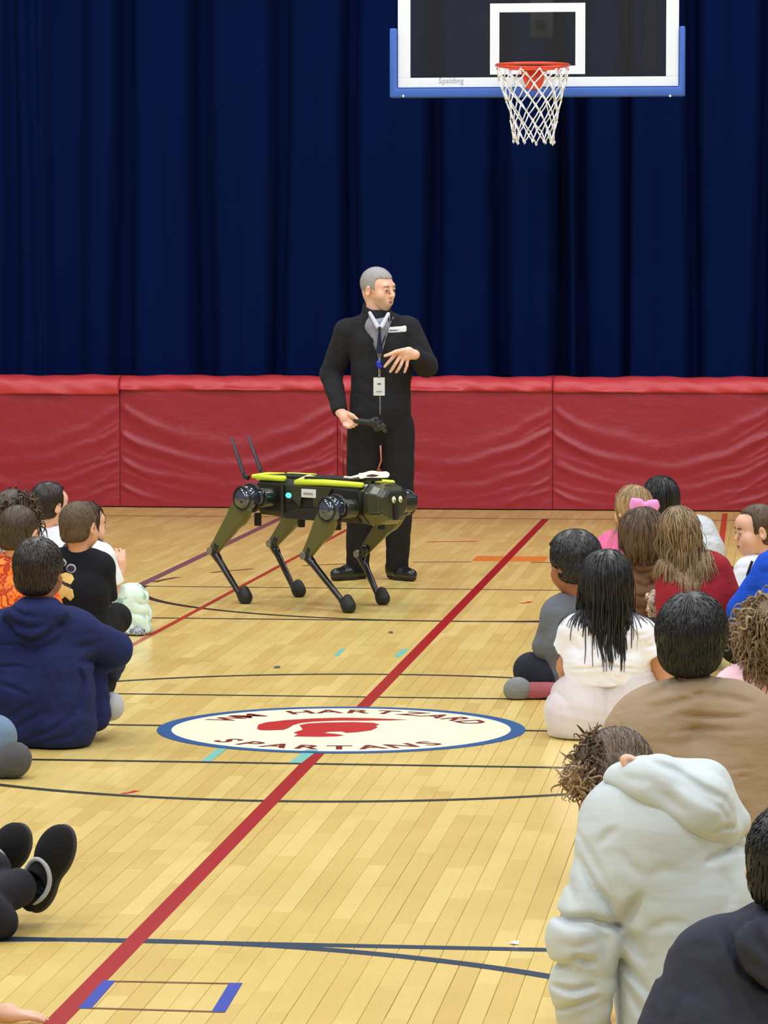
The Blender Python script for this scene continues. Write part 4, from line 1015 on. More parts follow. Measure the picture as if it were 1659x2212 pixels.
def faceparts(root, c, R, s, iris=(70, 50, 36), brow=(90, 80, 76), lip=(170, 96, 92), brows=True):
    def L2(q): return np.array(c) + R @ np.array(q) * s - np.array(root.location)
    for sg in (-1, 1):
        m = MB(); m.sphere(L2((sg * .033, .0838, .0045)), .0084 * s, 14, 10); e = m.obj('eye', M_eyew, root, smooth=True)
        m = MB(); f = R @ np.array((.12, .96, -.05)); f /= np.linalg.norm(f); p = L2((sg * .033, .0838, .0045)) + f * .0068 * s; m.tube([p, p + f * .0022 * s], .0058 * s, 10); m.obj('iris', simple('iris_' + str(iris[0]), iris, .3, var=0), e)
        if brows:
            m = MB(); m.tube([L2((sg * .016, .0925, .0265)), L2((sg * .032, .0930, .0315)), L2((sg * .050, .083, .0265))], [.003 * s, .0036 * s, .002 * s], 6); m.obj('eyebrow', simple('brow_' + str(brow[0]), brow, .8), root, smooth=True)
    m = MB(); m.tube([L2((-.023, .0900, -.0595)), L2((-.010, .0975, -.0555)), L2((0, .0975, -.0570)), L2((.010, .0975, -.0555)), L2((.023, .0900, -.0595))], [.0012, .0036, .0036, .0036, .0012], 8)
    m.tube([L2((-.021, .0900, -.0610)), L2((0, .0965, -.0660)), L2((.021, .0900, -.0610))], [.0012, .0042, .0012], 8); m.obj('lips', simple('lips_' + str(lip[0]), lip, .45), root, smooth=True)
M_eyew = simple('eye_white', (204, 190, 182), .25, var=.02)
SK_fair = skinmat('skin_fair', (236, 190, 164)); SK_light = skinmat('skin_light', (226, 176, 146)); SK_tan = skinmat('skin_tan', (196, 142, 104)); SK_brown = skinmat('skin_brown', (160, 104, 72))

# ---------------------------------------------------------------- the presenter
def presenter():
    D = 19.96; g0 = P(818, 1250, D); root = empty('person', (g0[0], D, 0))
    tag(root, 'standing man with short grey hair in black zip fleece and trousers behind the robot', 'person')
    Q = lambda x, y, d=0.0: P(x, y, D + d)
    R = ypr(180 - 50, 6, 3)                        # faces the camera, turned to the picture's right
    hed = Q(817, 626); hs = 1.0
    nek = Q(812, 694, .02)
    j = dict(k=1.12, Rt=np.array((1.0, 0, 0)), F=np.array((0, -1.0, 0)), Z=np.array((0, 0, 1.0)), b=g0, pel=Q(822, 905, .02), che=Q(818, 770, .02), nek=nek, hed=hed,
             shL=Q(747, 717, .03), shR=Q(884, 712, .02), elL=Q(715, 808, .08), elR=Q(918, 787, -.02), wrL=Q(735, 890, -.12), wrR=Q(896, 766, -.24),
             hipL=Q(790, 925, .02), hipR=Q(856, 925, .02), knL=Q(779, 1080, -.02), knR=Q(862, 1080, -.02), anL=Q(772, 1222, .06), anR=Q(858, 1222, .02))
    k = 1.0
    # body
    hd = place(HEADL, hed, R, hs)
    prt = [cap(Q(805, 890, .03), Q(805, 760, .05), .07, .07), cap(Q(838, 890, .03), Q(838, 760, .05), .07, .07), cap(Q(808, 760, .05), Q(765, 722, .03), .06, .04), cap(Q(832, 760, .05), Q(872, 720, .03), .06, .04), cap(nek - (0, 0, .05), hed + R @ np.array((0, -.015, -.05)), .060, .054)]
    for nm, a in (('L', 1), ('R', 1)):
        prt += [cap(j['sh' + nm], j['el' + nm], .042, .034), cap(j['el' + nm], j['wr' + nm], .034, .026), cap(j['hip' + nm], j['kn' + nm], .07, .05), cap(j['kn' + nm], j['an' + nm], .048, .035)]
    s = U(.03, *prt); s = U(.014, s, hd)
    # right-hand-side hand: relaxed, fingers hanging down-left
    w = j['wrR']; dd = -.27
    K = [Q(856, 764, dd), Q(863, 771, dd), Q(871, 775, dd + .01), Q(880, 778, dd + .02)]
    palm = [cap(w, Q(880, 762, -.25), .026, .028), cap(Q(884, 758, -.25), Q(866, 762, dd), .022, .017), cap(Q(888, 768, -.24), Q(876, 772, dd + .01), .022, .016)]
    fg = chain([K[0], Q(846, 775, dd - .015), Q(838, 784, dd - .01), Q(831, 792, dd)], [.0115, .0098, .0090, .0078])
    fg += chain([K[1], Q(854, 786, dd - .015), Q(848, 796, dd - .01), Q(843, 803, dd)], [.0115, .0098, .0090, .0078]); fg += chain([K[2], Q(866, 788, dd), Q(861, 797, dd), Q(856, 804, dd + .01)], [.0112, .0095, .0088, .0075])
    fg += chain([K[3], Q(879, 790, dd + .01), Q(876, 798, dd + .015), Q(874, 804, dd + .02)], [.0108, .0088, .0080, .0070]); th = chain([Q(872, 757, -.27), Q(855, 760, -.30), Q(843, 765, -.31), Q(831, 769, -.31)], [.015, .012, .010, .008])
    hR = U(.006, U(.014, *palm), U(.002, *fg), U(.003, *th))
    # left-hand-side hand: fist round the controller, thumb and index along it
    w = j['wrL']; d2 = -.16
    palm = [cap(w, Q(748, 902, d2), .028, .032), ell(Q(750, 906, d2), (.036, .026, .030))]
    fg = []
    for i_, (x0, y0, x1, y1, x2, y2) in enumerate(((756, 898, 768, 905, 776, 912), (752, 908, 764, 914, 770, 917), (748, 914, 759, 919, 764, 921), (744, 917, 752, 922, 757, 923))):
        fg += chain([Q(x0, y0, d2 - .02), Q(x1, y1, d2 - .045), Q(x2, y2, d2 - .035)], [.0115, .0105, .009])
    fg += chain([Q(750, 893, d2 - .01), Q(762, 898, d2 - .05), Q(774, 908, d2 - .055)], [.014, .0115, .009])
    hL = U(.006, U(.016, *palm), U(.0025, *fg))
    s = U(.008, s, hR, hL); sobj('body', s, .0042, SK_fair_m, root)
    faceparts(root, hed, R, hs, (58, 44, 36), (120, 104, 98), (176, 112, 104))
    # short grey hair: receding, faded sides
    hc = ell((0, -.014, .036), (.0815, .102, .0925)); hc = SUB(hc, .010, rbox((0, .115, -.055), (.13, .082, .125), .02)); hc = SUB(hc, .012, rbox((0, .08, -.065), (.2, .062, .06), .02)); hc = SUB(hc, .006, rbox((0, -.002, -.03), (.2, .028, .04), .01)); hc = CUT(hc, (0, -.06, -.062), (0, .2, -1), .006)
    hcW = place(hc, hed, R, hs); rts = scatter(hcW, 700, None, 3)
    sobj('hair', hcW, .0036, M_grey, root, locks(rts - grad(hcW.f, rts) * .002, flow_dirs(rts, hed, R, hs), 4, .0050, .0018, hcW.f, 0, .03, 60, .10, 5, .30, .0000, tone=(.35, .7), stick=.95, tang=1.0))
    jaw = SUB(GROW(U(.022, *H1), .0012), .006, rbox((0, .0, .06), (.2, .2, .092), .02), rbox((0, .12, -.052), (.026, .04, .016), .01)); jaw = CUT(jaw, (0, -.0, 0), (0, -1, .25), .01)
    sobj('stubble', place(jaw, hed, R, hs), .004, simple('grey_stubble', (214, 176, 156), .8, var=.15, vs=120), root)
    # trousers
    tr = []
    for nm, xk in (('L', 0), ('R', 0)):
        tr += [cap(j['hip' + nm], j['kn' + nm], .105, .082), cap(j['kn' + nm], j['an' + nm] + (0, 0, .01), .080, .064)]
    tr = U(.025, cap(Q(805, 905, .02), Q(842, 905, .02), .115, .115), *tr)
    tr = DISP(tr, wrinkle(.0035, (.3, .2, 1), 22, 5, 1.2), .01); tr = DISP(tr, wrinkle(.003, (1, .6, .15), 40, 15, 1.2), .01); tr = DISP(tr, crease([Q(779, 1000, -.11), Q(776, 1200, -.06)], -.006, .01), .01)
    tr = CUT(tr, (0, 0, .045), (0, 0, -1), .004); sobj('trousers', tr, .0065, M_blackcl, root)
    # shoes
    for nm, (tx, ty), (hx_, hy_) in (('L', (726, 1247), (782, 1243)), ('R', (888, 1249), (848, 1240))):
        toe = Q(tx, ty, -.07 if nm == 'L' else -.10); toe[2] = .036; heel = Q(hx_, hy_, .07 if nm == 'L' else .06); heel[2] = .042
        sh = U(.02, cap(heel, lerp(heel, toe, .55), .040, .045), cap(lerp(heel, toe, .5), toe, .044, .034), cap(heel + (0, 0, .03), j['an' + nm], .042, .045)); sh = CUT(sh, (0, 0, .012), (0, 0, -1), .003)
        so = sobj('shoe', sh, .005, M_shoe, root); sl = S((lambda a: lambda Q_: np.maximum(a.f(Q_), np.abs(Q_[:, 2] - .010) - .009))(GROW(sh_raw(heel, toe), .004)), sh.lo - .01, sh.hi + .01); sl.lo[2] = -.002
        o = sobj('sole', sl, .005, M_rubb, root); o.parent = so
    # fleece jacket
    tor = [cap(Q(800, 885, .02), Q(801, 800, .02), .118, .104), cap(Q(842, 885, .02), Q(843, 800, .02), .120, .110), cap(Q(801, 800, .02), Q(792, 745, .02), .104, .100), cap(Q(845, 800, .02), Q(845, 745, .02), .115, .105),
           cap(Q(790, 748, .02), Q(765, 718, .03), .10, .070), cap(Q(845, 748, .02), Q(874, 715, .03), .10, .070), cap(Q(765, 716, .03), Q(800, 692, .03), .066, .060), cap(Q(874, 713, .03), Q(832, 690, .03), .066, .058)]
    tor = U(.035, *tor)
    ar = [U(.02, cap(j['shL'] + (.01, 0, 0), j['elL'], .078, .062), cap(j['elL'], j['wrL'] + (.0, 0, .0), .062, .042)), U(.02, cap(j['shR'] - (.01, 0, 0), j['elR'], .078, .066), cap(j['elR'] + (.01, -.01, -.01), j['wrR'], .064, .044))]
    ar[0] = CUT(ar[0], j['wrL'] + (0, 0, 0), j['wrL'] - j['elL'], .004); ar[1] = CUT(ar[1], lerp(j['elR'], j['wrR'], .96), j['wrR'] - j['elR'], .004)
    jk = U(.012, tor, ar[0]); jk = U(.015, jk, ar[1])
    col = cap(Q(810, 700, .02), Q(814, 664, .025), .084, .080); jk = U(.012, jk, col)
    jk = SUB(jk, .005, cap(Q(812, 700, .02), Q(814, 645, .01), .060, .066)); jk = SUB(jk, .005, cap(Q(820, 748, -.120), Q(818, 668, -.11), .008, .056))
    jk = CUT(jk, Q(813, 661, .0), (.05, -.40, 1), .004)
    jk = CUT(jk, Q(820, 906), (0, 0, -1), .006)
    jk = DISP(jk, wrinkle(.0035, (.3, .2, 1), 20, 8, 1.3), .012); jk = DISP(jk, wrinkle(.003, (1, .2, .5), 26, 11, 1.3), .012)
    JK = jk; sobj('fleece_jacket', jk, .0055, M_fleece, root)
    # zip, shirt, tie, tag
    def onb(x, y, off=0.0):                       # point on the jacket front
        q = Q(x, y, -.5).astype(np.float32)[None]; r = np.array(Q(x, y, .5) - Q(x, y, -.5), np.float32); r /= np.linalg.norm(r)
        for _ in range(60): q = q + np.clip(JK.f(q), -.01, .04)[:, None] * r * .8
        return q[0] + np.array((0, -off, 0))
    LR = np.array(root.location)
    m = MB(); m.tube([onb(821, y, -.001) - LR for y in range(770, 905, 9)], .0045, 6); m.obj('zip', M_zip, root, smooth=True)
    m = MB(); m.tube([onb(x, y, -.0005) - LR for x, y in ((796, 690), (797, 705), (801, 725), (808, 745), (816, 762), (821, 772))], .0045, 6); m.tube([onb(x, y, -.0005) - LR for x, y in ((850, 685), (842, 700), (836, 720), (830, 742), (824, 762), (821, 772))], .0045, 6); m.obj('zip_edge', M_zip, root, smooth=True)
    shirt = U(.03, cap(Q(813, 705, -.01), Q(813, 680, .01), .070, .061), cap(Q(819, 745, -.045), Q(815, 705, -.03), .040, .06)); shirt = SUB(shirt, .004, cap(Q(813, 690, 0), Q(815, 640, -.02), .054, .060)); shirt = CUT(shirt, Q(813, 676, 0), (0, -.5, 1), .003)
    sobj('shirt', shirt, .005, M_check, root)
    for sg, (x0, y0, x1, y1) in ((-1, (799, 676, 816, 706)), (1, (839, 678, 824, 706))):
        a_, b_ = Q(x0, y0, -.075), Q(x1, y1, -.115); s_ = U(.004, cap(a_, b_, .010, .013)); sobj('collar_wing', S((lambda f_: lambda Q_: f_(Q_))(s_.f), s_.lo, s_.hi), .003, M_collar, root)
    m = MB(); k0 = Q(820, 706, -.125) - LR; k1 = Q(820, 716, -.13) - LR; k2 = Q(820, 764, -.145) - LR
    m.add([k0 + (-.010, 0, 0), k0 + (.010, 0, 0), k1 + (.007, 0, 0), k1 + (-.007, 0, 0), k2 + (-.022, .01, 0), k2 + (.018, .01, 0), k1 + (0, -.012, 0), k0 + (0, -.012, 0), k2 + (0, -.004, 0)], [(0, 7, 6, 3), (7, 1, 2, 6), (3, 6, 8, 4), (6, 2, 5, 8), (0, 3, 2, 1), (3, 4, 5, 2)]); m.obj('tie', M_tie, root, bevel=.001)
    # name tag on the chest
    c = Q(858, 711, 0); tg = dec('name_tag', JK, c, (.998, 0, .05), (-.05, 0, .998), [(-.050, -.017), (.045, -.017), (.052, -.010), (.052, .012), (.045, .018), (.020, .014), (-.050, .014)], M_lab2, root, .003)
    for q_, w_ in ((-.006, .030), (-.0115, .022)): o = dec('tag_print', JK, c + np.array((-.02, 0, q_)), (1, 0, .05), (0, 0, 1), [(-w_, -.0018), (w_, -.0018), (w_, .0018), (-w_, .0018)], M_gprint, root, .0040, 10); o.parent = tg
    # lanyard and badge: hang on him, things of their own
    lr = empty('lanyard', root.location); tag(lr, 'light grey lanyard with a white card badge hanging round the presenter\'s neck', 'lanyard')
    pL = [(797, 681), (799, 700), (805, 725), (814, 750), (818, 775), (818, 800), (818, 815)]; pR = [(842, 681), (841, 700), (836, 722), (828, 745), (821, 765), (819, 790), (818, 815)]
    for pp in (pL, pR): m = MB(); m.tube([onb(x, y, .004) - LR for x, y in pp], .006, 6, flat=.35); m.obj('strap', M_lany, lr, smooth=True)
    bq = onb(819, 835, .008) - LR; m = MB(); m.box(bq, (.032, .002, .051), rx(.05)); bd = m.obj('card', M_lab2, lr, bevel=.004, seg=3)
    m = MB(); m.box(bq + (0, -.0026, .020), (.010, .0004, .010)); m.obj('card_print', M_gprint, bd)
    m = MB(); m.box(bq + (0, -.0026, -.028), (.016, .0004, .0015)); m.obj('card_print', M_gprint, bd)
    m = MB(); m.tube([bq + (0, -.001, .048), bq + (0, -.001, .066)], .006, 8); m.obj('clip', M_metal, lr, smooth=True)
    q_ = onb(818, 786, .010) - LR; m = MB(); m.sphere(q_, (.017, .010, .020), 12, 8); m.box(q_ + (.006, -.004, -.014), (.014, .007, .008)); o = m.obj('badge_reel', simple('royal_blue_plastic', (28, 44, 190), .35), lr, smooth=True, bevel=.002); o['label'] = 'royal blue plastic reel'
    # controller in the hand
    cr = empty('game_controller', tuple(Q(800, 915, -.2))); tag(cr, 'dark grey handheld remote controller gripped in the presenter\'s lower hand', 'controller')
    CL = np.array(cr.location)
    s_ = U(.012, cap(Q(768, 908, -.21), Q(806, 914, -.21), .015, .019), cap(Q(806, 912, -.22), Q(826, 922, -.22), .022, .020), cap(Q(824, 918, -.22), Q(832, 932, -.22), .014, .012), cap(Q(812, 908, -.22), Q(814, 926, -.22), .020, .018))
    sobj('shell', s_, .004, M_ctrl, cr)
    for x, y in ((812, 908), (823, 913)): m = MB(); a_ = Q(x, y, -.235) - CL; m.tube([a_, a_ + (0, -.012, .006)], .005, 8); m.sphere(a_ + (0, -.014, .007), .008, 10, 6); m.obj('thumbstick', M_rubb, cr, smooth=True)
    for x, y in ((818, 921), (826, 925), (830, 930)): m = MB(); m.sphere(Q(x, y, -.240) - CL, .004, 8, 6); m.obj('button', M_metal, cr, smooth=True)
    return root
def sh_raw(heel, toe): return U(.02, cap(heel, lerp(heel, toe, .55), .040, .045), cap(lerp(heel, toe, .5), toe, .044, .034))
SK_fair_m = skinmat('skin_weathered', (244, 200, 178)); M_grey = hairmat('grey_hair', (150, 146, 146), (214, 210, 210), .5, .3)
M_blackcl = fabric('black_trouser_cloth', (32, 31, 34), .9, .15, .15, .3); M_fleece = fabric('black_fleece', (42, 42, 46), .95, .2, .4, .4, 12, 500, .15, .5)
M_shoe = simple('black_leather', (24, 25, 28), .3, var=.15, coat=.3); M_zip = simple('grey_zip', (132, 134, 140), .4, .4); M_check = fabric('grey_check_shirt', (150, 152, 172), .8, .3); M_collar = simple('pale_collar', (214, 216, 228), .8)
M_tie = simple('navy_tie', (24, 30, 62), .5, var=.3, vs=90); M_lab2 = simple('white_card', (232, 236, 240), .4, var=.02); M_gprint = simple('grey_card_print', (92, 98, 112), .6, var=.1); M_lany = simple('grey_webbing', (158, 160, 166), .7, var=.1, vs=200); M_ctrl = simple('dark_controller', (42, 44, 46), .5, var=.2)
presenter()
# ---------------------------------------------------------------- the children on the floor
def G0(x, y):
    D = 13.0
    for _ in range(60):
        p = P(x, y, D); D *= CAMH / (CAMH - p[2])
    return P(x, y, D)
def child(label, bx, D, cat='person', z=0.0):
    """root Empty on the floor under photo column bx at distance D"""
    y = 1106; p = P(bx, y, D); r = empty('person', (p[0], D, 0)); tag(r, label, cat); return r, (lambda x, y, d=0.0: P(x, y, D + d)), np.array((p[0], D, 0.0))
def CR(Q, lst, d=-.1): return [([Q(x, y, d) for x, y in pts], dp, r) for pts, dp, r in lst]
def top(root, name, j, mat, e=.018, sleeves=(2, 2), h=.008, hood=None, folds=.004, extra=(), cuts=(), seed=1, rad=1.0, col=True, adds=(), hem=None, sub=(), blend=.04):
    prt = torso(j, e, rad=rad); s = U(blend, *prt)
    for nm, f1 in zip('LR', sleeves):
        if f1 > 0: s = U(.018, s, U(.015, *armS(j, nm, e + (.006 if f1 <= 1 else 0), 0, f1)))
    if adds: s = U(.02, s, *adds)
    if col: s = SUB(s, .006, cap(j['nek'] - np.array((0, 0, .035)), j['nek'] + (j['hed'] - j['nek']) * 1.2, .040, .060))
    if sub: s = SUB(s, .008, *sub)
    if hem is not None: s = CUT(s, hem[0], hem[1], .006)
    if folds:
        s = DISP(s, wrinkle(folds, (.2, .2, 1), 22, seed, 1.4), .012); s = DISP(s, wrinkle(folds * .8, (1, .3, .5), 26, seed + 40, 1.3), .012)
    for c in cuts: s = DISP(s, crease(*c), .015)
    s = FLOORED(s, .006)
    return s, sobj(name, s, h, mat, root)
def pants(root, j, mat, e=.006, h=.009, name='trousers', seed=3, seat=True, ra=.078, rb=.058, rc=.045, folds=.003, cut=None):
    prt = [q for nm in 'LR' for q in legS(j, nm, e, ra, rb, rc)]; k = j['k']
    if seat: prt.append(ell(j['pel'] - np.array((0, 0, .02)), (.125 * k, .085 * k, .085 * k), ypr(math.degrees(math.atan2(j['F'][0], j['F'][1])))))
    s = U(.02, *prt); s = DISP(s, wrinkle(folds, (.5, .5, .7), 24, seed, 1.2), .01); s = FLOORED(s, .005); return sobj(name, s, h, mat, root)
def shoe(root, heel, toe, mat, r=.036, h=.006, sole=None, name='shoe', up=(0, 0, 1)):
    heel = np.array(heel); toe = np.array(toe); s = U(.018, cap(heel, lerp(heel, toe, .5), r * .9, r), cap(lerp(heel, toe, .45), toe, r, r * .8)); s = FLOORED(s, .004); return sobj(name, s, h, mat, root)
def simple_foot(root, j, nm, mat, name='shoe', r=.035):
    a = j['an' + nm]; d = -j['Rt'] if nm == 'R' else j['Rt']; t = a + d * .11 * j['k'] + j['F'] * .05; t[2] = .04; a = a.copy(); a[2] = max(a[2] - .01, .04); shoe(root, a, t, mat, r, .007, name=name)
M_dkhair = hairmat('black_hair', (18, 16, 18), (44, 42, 46), .35, .5); M_brhair = hairmat('dark_brown_hair', (44, 34, 28), (100, 80, 62), .42, .4); M_mdhair = hairmat('brown_hair', (64, 47, 35), (120, 94, 70), .45, .4)
M_buzz = hairmat('cropped_brown_hair', (86, 70, 56), (124, 104, 82), .6, .3); M_blond = hairmat('blonde_hair', (150, 118, 78), (206, 176, 130), .42, .4); M_sandy = hairmat('sandy_hair', (96, 76, 56), (176, 148, 110), .42, .4); M_curl = hairmat('light_brown_curls', (98, 76, 56), (168, 142, 112), .5, .35)
M_bow = fabric('pink_bow_satin', (240, 156, 222), .5, .12, .3, .4); M_hot = fabric('hot_pink_cloth', (236, 104, 160), .6)
def bow(root, c, ax, s, mat=None, name='bow'):
    """two puffed loops and a knot"""
    c = np.array(c); ax = np.array(ax, float); ax /= np.linalg.norm(ax); up = np.array((0, 0, 1.0)); f = np.cross(ax, up)
    prt = [ell(c, (.35 * s, .35 * s, .35 * s))]
    for sg in (-1, 1):
        R_ = np.stack((ax, f, up), 1) @ ry(sg * .25); prt += [ell(c + ax * sg * .9 * s + up * .1 * s, (.85 * s, .42 * s, .62 * s), R_), cap(c, c + ax * sg * 1.3 * s + up * .5 * s, .2 * s, .28 * s), cap(c, c + ax * sg * 1.3 * s - up * .4 * s, .2 * s, .24 * s)]
    b = U(.25 * s, *prt); b = DISP(b, wrinkle(.14 * s, tuple(ax * .3 + up), 2.6 / s, 5, 1.2), .1 * s); return sobj(name, b, .004, mat or M_bow, root)

# --- left: big navy hoodie
def kid_navy():
    r, Q, b = child('child in a navy hoodie with dark bowl-cut hair, sitting nearest on the left side', 95, 12.85)
    j = skel(b, 12, 1.06, pel=Q(88, 1562), che=Q(82, 1440, .03), nek=Q(84, 1335, .03), hed=Q(84, 1238, .02), shL=Q(-8, 1375, .03), shR=Q(172, 1368, .03), elL=Q(-70, 1420, .12), elR=Q(248, 1402, .12), wrR=Q(228, 1452, .36), knR=Q(205, 1470, .28), knL=Q(-70, 1500, .28), anR=Q(130, 1560, .40), anL=Q(60, 1560, .38))
    R = ypr(14, 4, 0)
    body(r, j, SK_brown, R, .98, hands=[(j['wrR'], (-.3, .8, -.3), (0, 0, 1), dict(s=.8))])
    ad = [U(.02, ell(Q(80, 1330, -.045), (.125, .075, .055), rx(-.3)), ell(Q(80, 1358, -.070), (.085, .05, .065)), ell(Q(84, 1310, .0), (.085, .075, .045))), cap(Q(200, 1440, .14), Q(205, 1545, .10), .050, .060), cap(Q(60, 1500), Q(130, 1500), .14, .13), cap(Q(225, 1392, .1), Q(238, 1408, .12), .062, .06)]
    S1, o = top(r, 'hoodie', j, M_navyc, .022, (2, 2), .0075, adds=ad, folds=.0035, seed=4, rad=1.1,
        cuts=CR(Q, [([(8, 1343), (37, 1374), (66, 1387), (90, 1379), (115, 1362), (146, 1330)], .017, .011), ([(14, 1338), (40, 1352), (66, 1358), (100, 1350)], .013, .012), ([(18, 1312), (50, 1328), (90, 1332)], .010, .008), ([(168, 1432), (195, 1431), (228, 1437)], .020, .013),
            ([(168, 1438), (178, 1481), (170, 1522), (152, 1550)], .016, .010), ([(-5, 1395), (28, 1396)], .008, .006), ([(-8, 1441), (35, 1440), (70, 1444)], .009, .006), ([(-8, 1476), (25, 1483), (64, 1498)], .010, .008), ([(28, 1577), (68, 1552), (102, 1530)], .009, .009), ([(60, 1596), (123, 1569), (160, 1542)], .010, .009), ([(10, 1558), (50, 1530), (90, 1512)], .006, .010),
            ([(172, 1377), (199, 1369)], .006, .005), ([(150, 1400), (185, 1398), (215, 1390)], .006, .009), ([(230, 1378), (256, 1384), (266, 1400)], .006, .007), ([(100, 1600), (150, 1588), (184, 1560)], .008, .009), ([(190, 1450), (205, 1500), (196, 1550)], .008, .008), ([(110, 1440), (130, 1470), (140, 1500)], .004, .012)]))
    pants(r, j, M_blackc, .014, .009)
    shc = Q(228, 1532, .20); s = U(.02, cap(Q(196, 1545, .24), Q(238, 1528, .18), .044, .050), ell(Q(244, 1522, .17), (.034, .035, .046))); s = FLOORED(s, .006); sobj('sock', s, .005, M_lgrey, r)
    for x, y in ((236, 1505), (228, 1500)): 
        m = MB(); m.sphere(Q(x, y, .125) - np.array(r.location), .005, 8, 6); m.obj('sock_mark', M_dkgrey, r, smooth=True)
    do_hair(r, 'short', M_dkbrn, j['hed'], R, 1.0, seed=5, n=1300, t=.013, nape=-.095, length=.010, h=.006, rad=.0045)
# --- boy, black T-shirt
def kid_black():
    r, Q, b = child('boy with cropped brown hair in a black T-shirt with a yellow print on the back', 165, 15.95)
    j = skel(b, 35, .98, pel=Q(165, 1370), che=Q(160, 1280), nek=Q(172, 1203), hed=Q(171, 1141), shL=Q(126, 1222, .03), shR=Q(216, 1228, -.0), elL=Q(112, 1290, .10), elR=Q(222, 1300, .05), wrR=Q(232, 1322, .20), knR=Q(250, 1336, .16), anR=Q(190, 1372, .30), knL=Q(90, 1345, .3), anL=Q(160, 1380, .3))
    R = ypr(28, 6, -2)
    body(r, j, SK_light, R, .93, hands=[(j['wrR'], (-.4, .6, -.4), (0, 0, 1), dict(s=.75))])
    S1, o = top(r, 'tshirt', j, M_blackt, .014, (.92, .92), .007, folds=.003, seed=8)
    c = Q(146, 1245, 0)
    sc_ = 1 / 482.
    def pp(pts): return [((x - 146) * sc_, -(y - 1245) * sc_) for x, y in pts]
    for nm_, pts, mt in (('lens_print', circ(157, 1225, 11, 10), M_prg), ('lens_print', circ(136, 1213, 11, 9), M_prg), ('lens_fill', circ(156.5, 1226, 8.5, 7.5), M_prd), ('lens_fill', circ(136, 1214, 8, 6.5), M_prd), ('print_patch', [(132, 1238), (145, 1234), (160, 1238), (165, 1246), (158, 1258), (142, 1254), (131, 1246)], M_pry), ('print_patch', [(123, 1264), (134, 1256), (150, 1262), (163, 1268), (166, 1284), (158, 1293), (146, 1284), (136, 1292), (124, 1280)], M_pry), ('print_stripe', [(133, 1250), (146, 1257), (160, 1262), (160, 1265), (145, 1261), (132, 1254)], M_prd)):
        P_ = pts if nm_ == 'x' else pts; dec(nm_, S1, c, (1, 0, 0), (0, 0, 1), pp(P_), mt, r, .0016 + .0012 * (mt is M_prd), 12)
    pants(r, j, M_blackc, .012, .008)
    do_hair(r, 'short', M_buzz, j['hed'], R, .95, seed=9, n=900, t=.007, nape=-.070, length=.0075, h=.005, rad=.0022)
# --- girl in white top hugging mint trousers
def kid_mint():
    r, Q, b = child('girl in a white short-sleeved top hugging her mint trousers, beyond the black T-shirt', 190, 16.9)
    j = skel(b, 60, .95, pel=Q(190, 1340), che=Q(182, 1255), nek=Q(184, 1185), hed=Q(186, 1138), shL=Q(150, 1200, .10), shR=Q(218, 1205, -.08), elL=Q(200, 1270, .2), elR=Q(242, 1272, -.06), wrL=Q(258, 1250, .14), wrR=Q(262, 1222, .10), knR=Q(284, 1292, .05), knL=Q(275, 1288, .25), anR=Q(300, 1372, .0), anL=Q(285, 1365, .25))
    R = ypr(62, 5, 0)
    hn = [(Q(262, 1232, .05), (-.1, .1, 1), (.3, -1, 0), dict(s=.8, curl=.9))]
    body(r, j, SK_fair, R, .92, hands=hn)
    top(r, 'top', j, M_whitec, .014, (.9, .9), .007, folds=.003, seed=12)
    prt = [cap(j['pel'], Q(280, 1294, .0), .085, .066), cap(Q(280, 1294, .0), Q(292, 1360, -.02), .068, .066), cap(j['pel'], Q(288, 1290, .2), .085, .066), cap(Q(288, 1290, .2), Q(300, 1368, .15), .066, .05), cap(Q(250, 1320), Q(296, 1330, .1), .085, .075), cap(Q(292, 1300, .02), Q(302, 1368, .0), .055, .050), cap(Q(262, 1360), Q(298, 1366), .06, .055)]
    s = U(.03, *prt); s = DISP(s, wrinkle(.009, (.9, .2, .3), 34, 6, 1.4), .014); s = FLOORED(s, .006); sobj('trousers', s, .007, M_mint, r)
    s = FLOORED(U(.02, cap(Q(276, 1372, -.05), Q(300, 1366, -.08), .040, .032), cap(Q(282, 1384, -.06), Q(310, 1384, -.09), .028, .024)), .005); sobj('shoe', s, .005, M_marb, r)
    faceparts(r, j['hed'], R, .92)
    do_hair(r, 'long', M_brhair, j['hed'], R, .96, coll=U(.03, *torso(j, .016)).f, seed=13, n=420, t=.008, h=.006, rad=.0045, length=.010, zend=(Q(180, 1188)[2], Q(180, 1200)[2], .1))
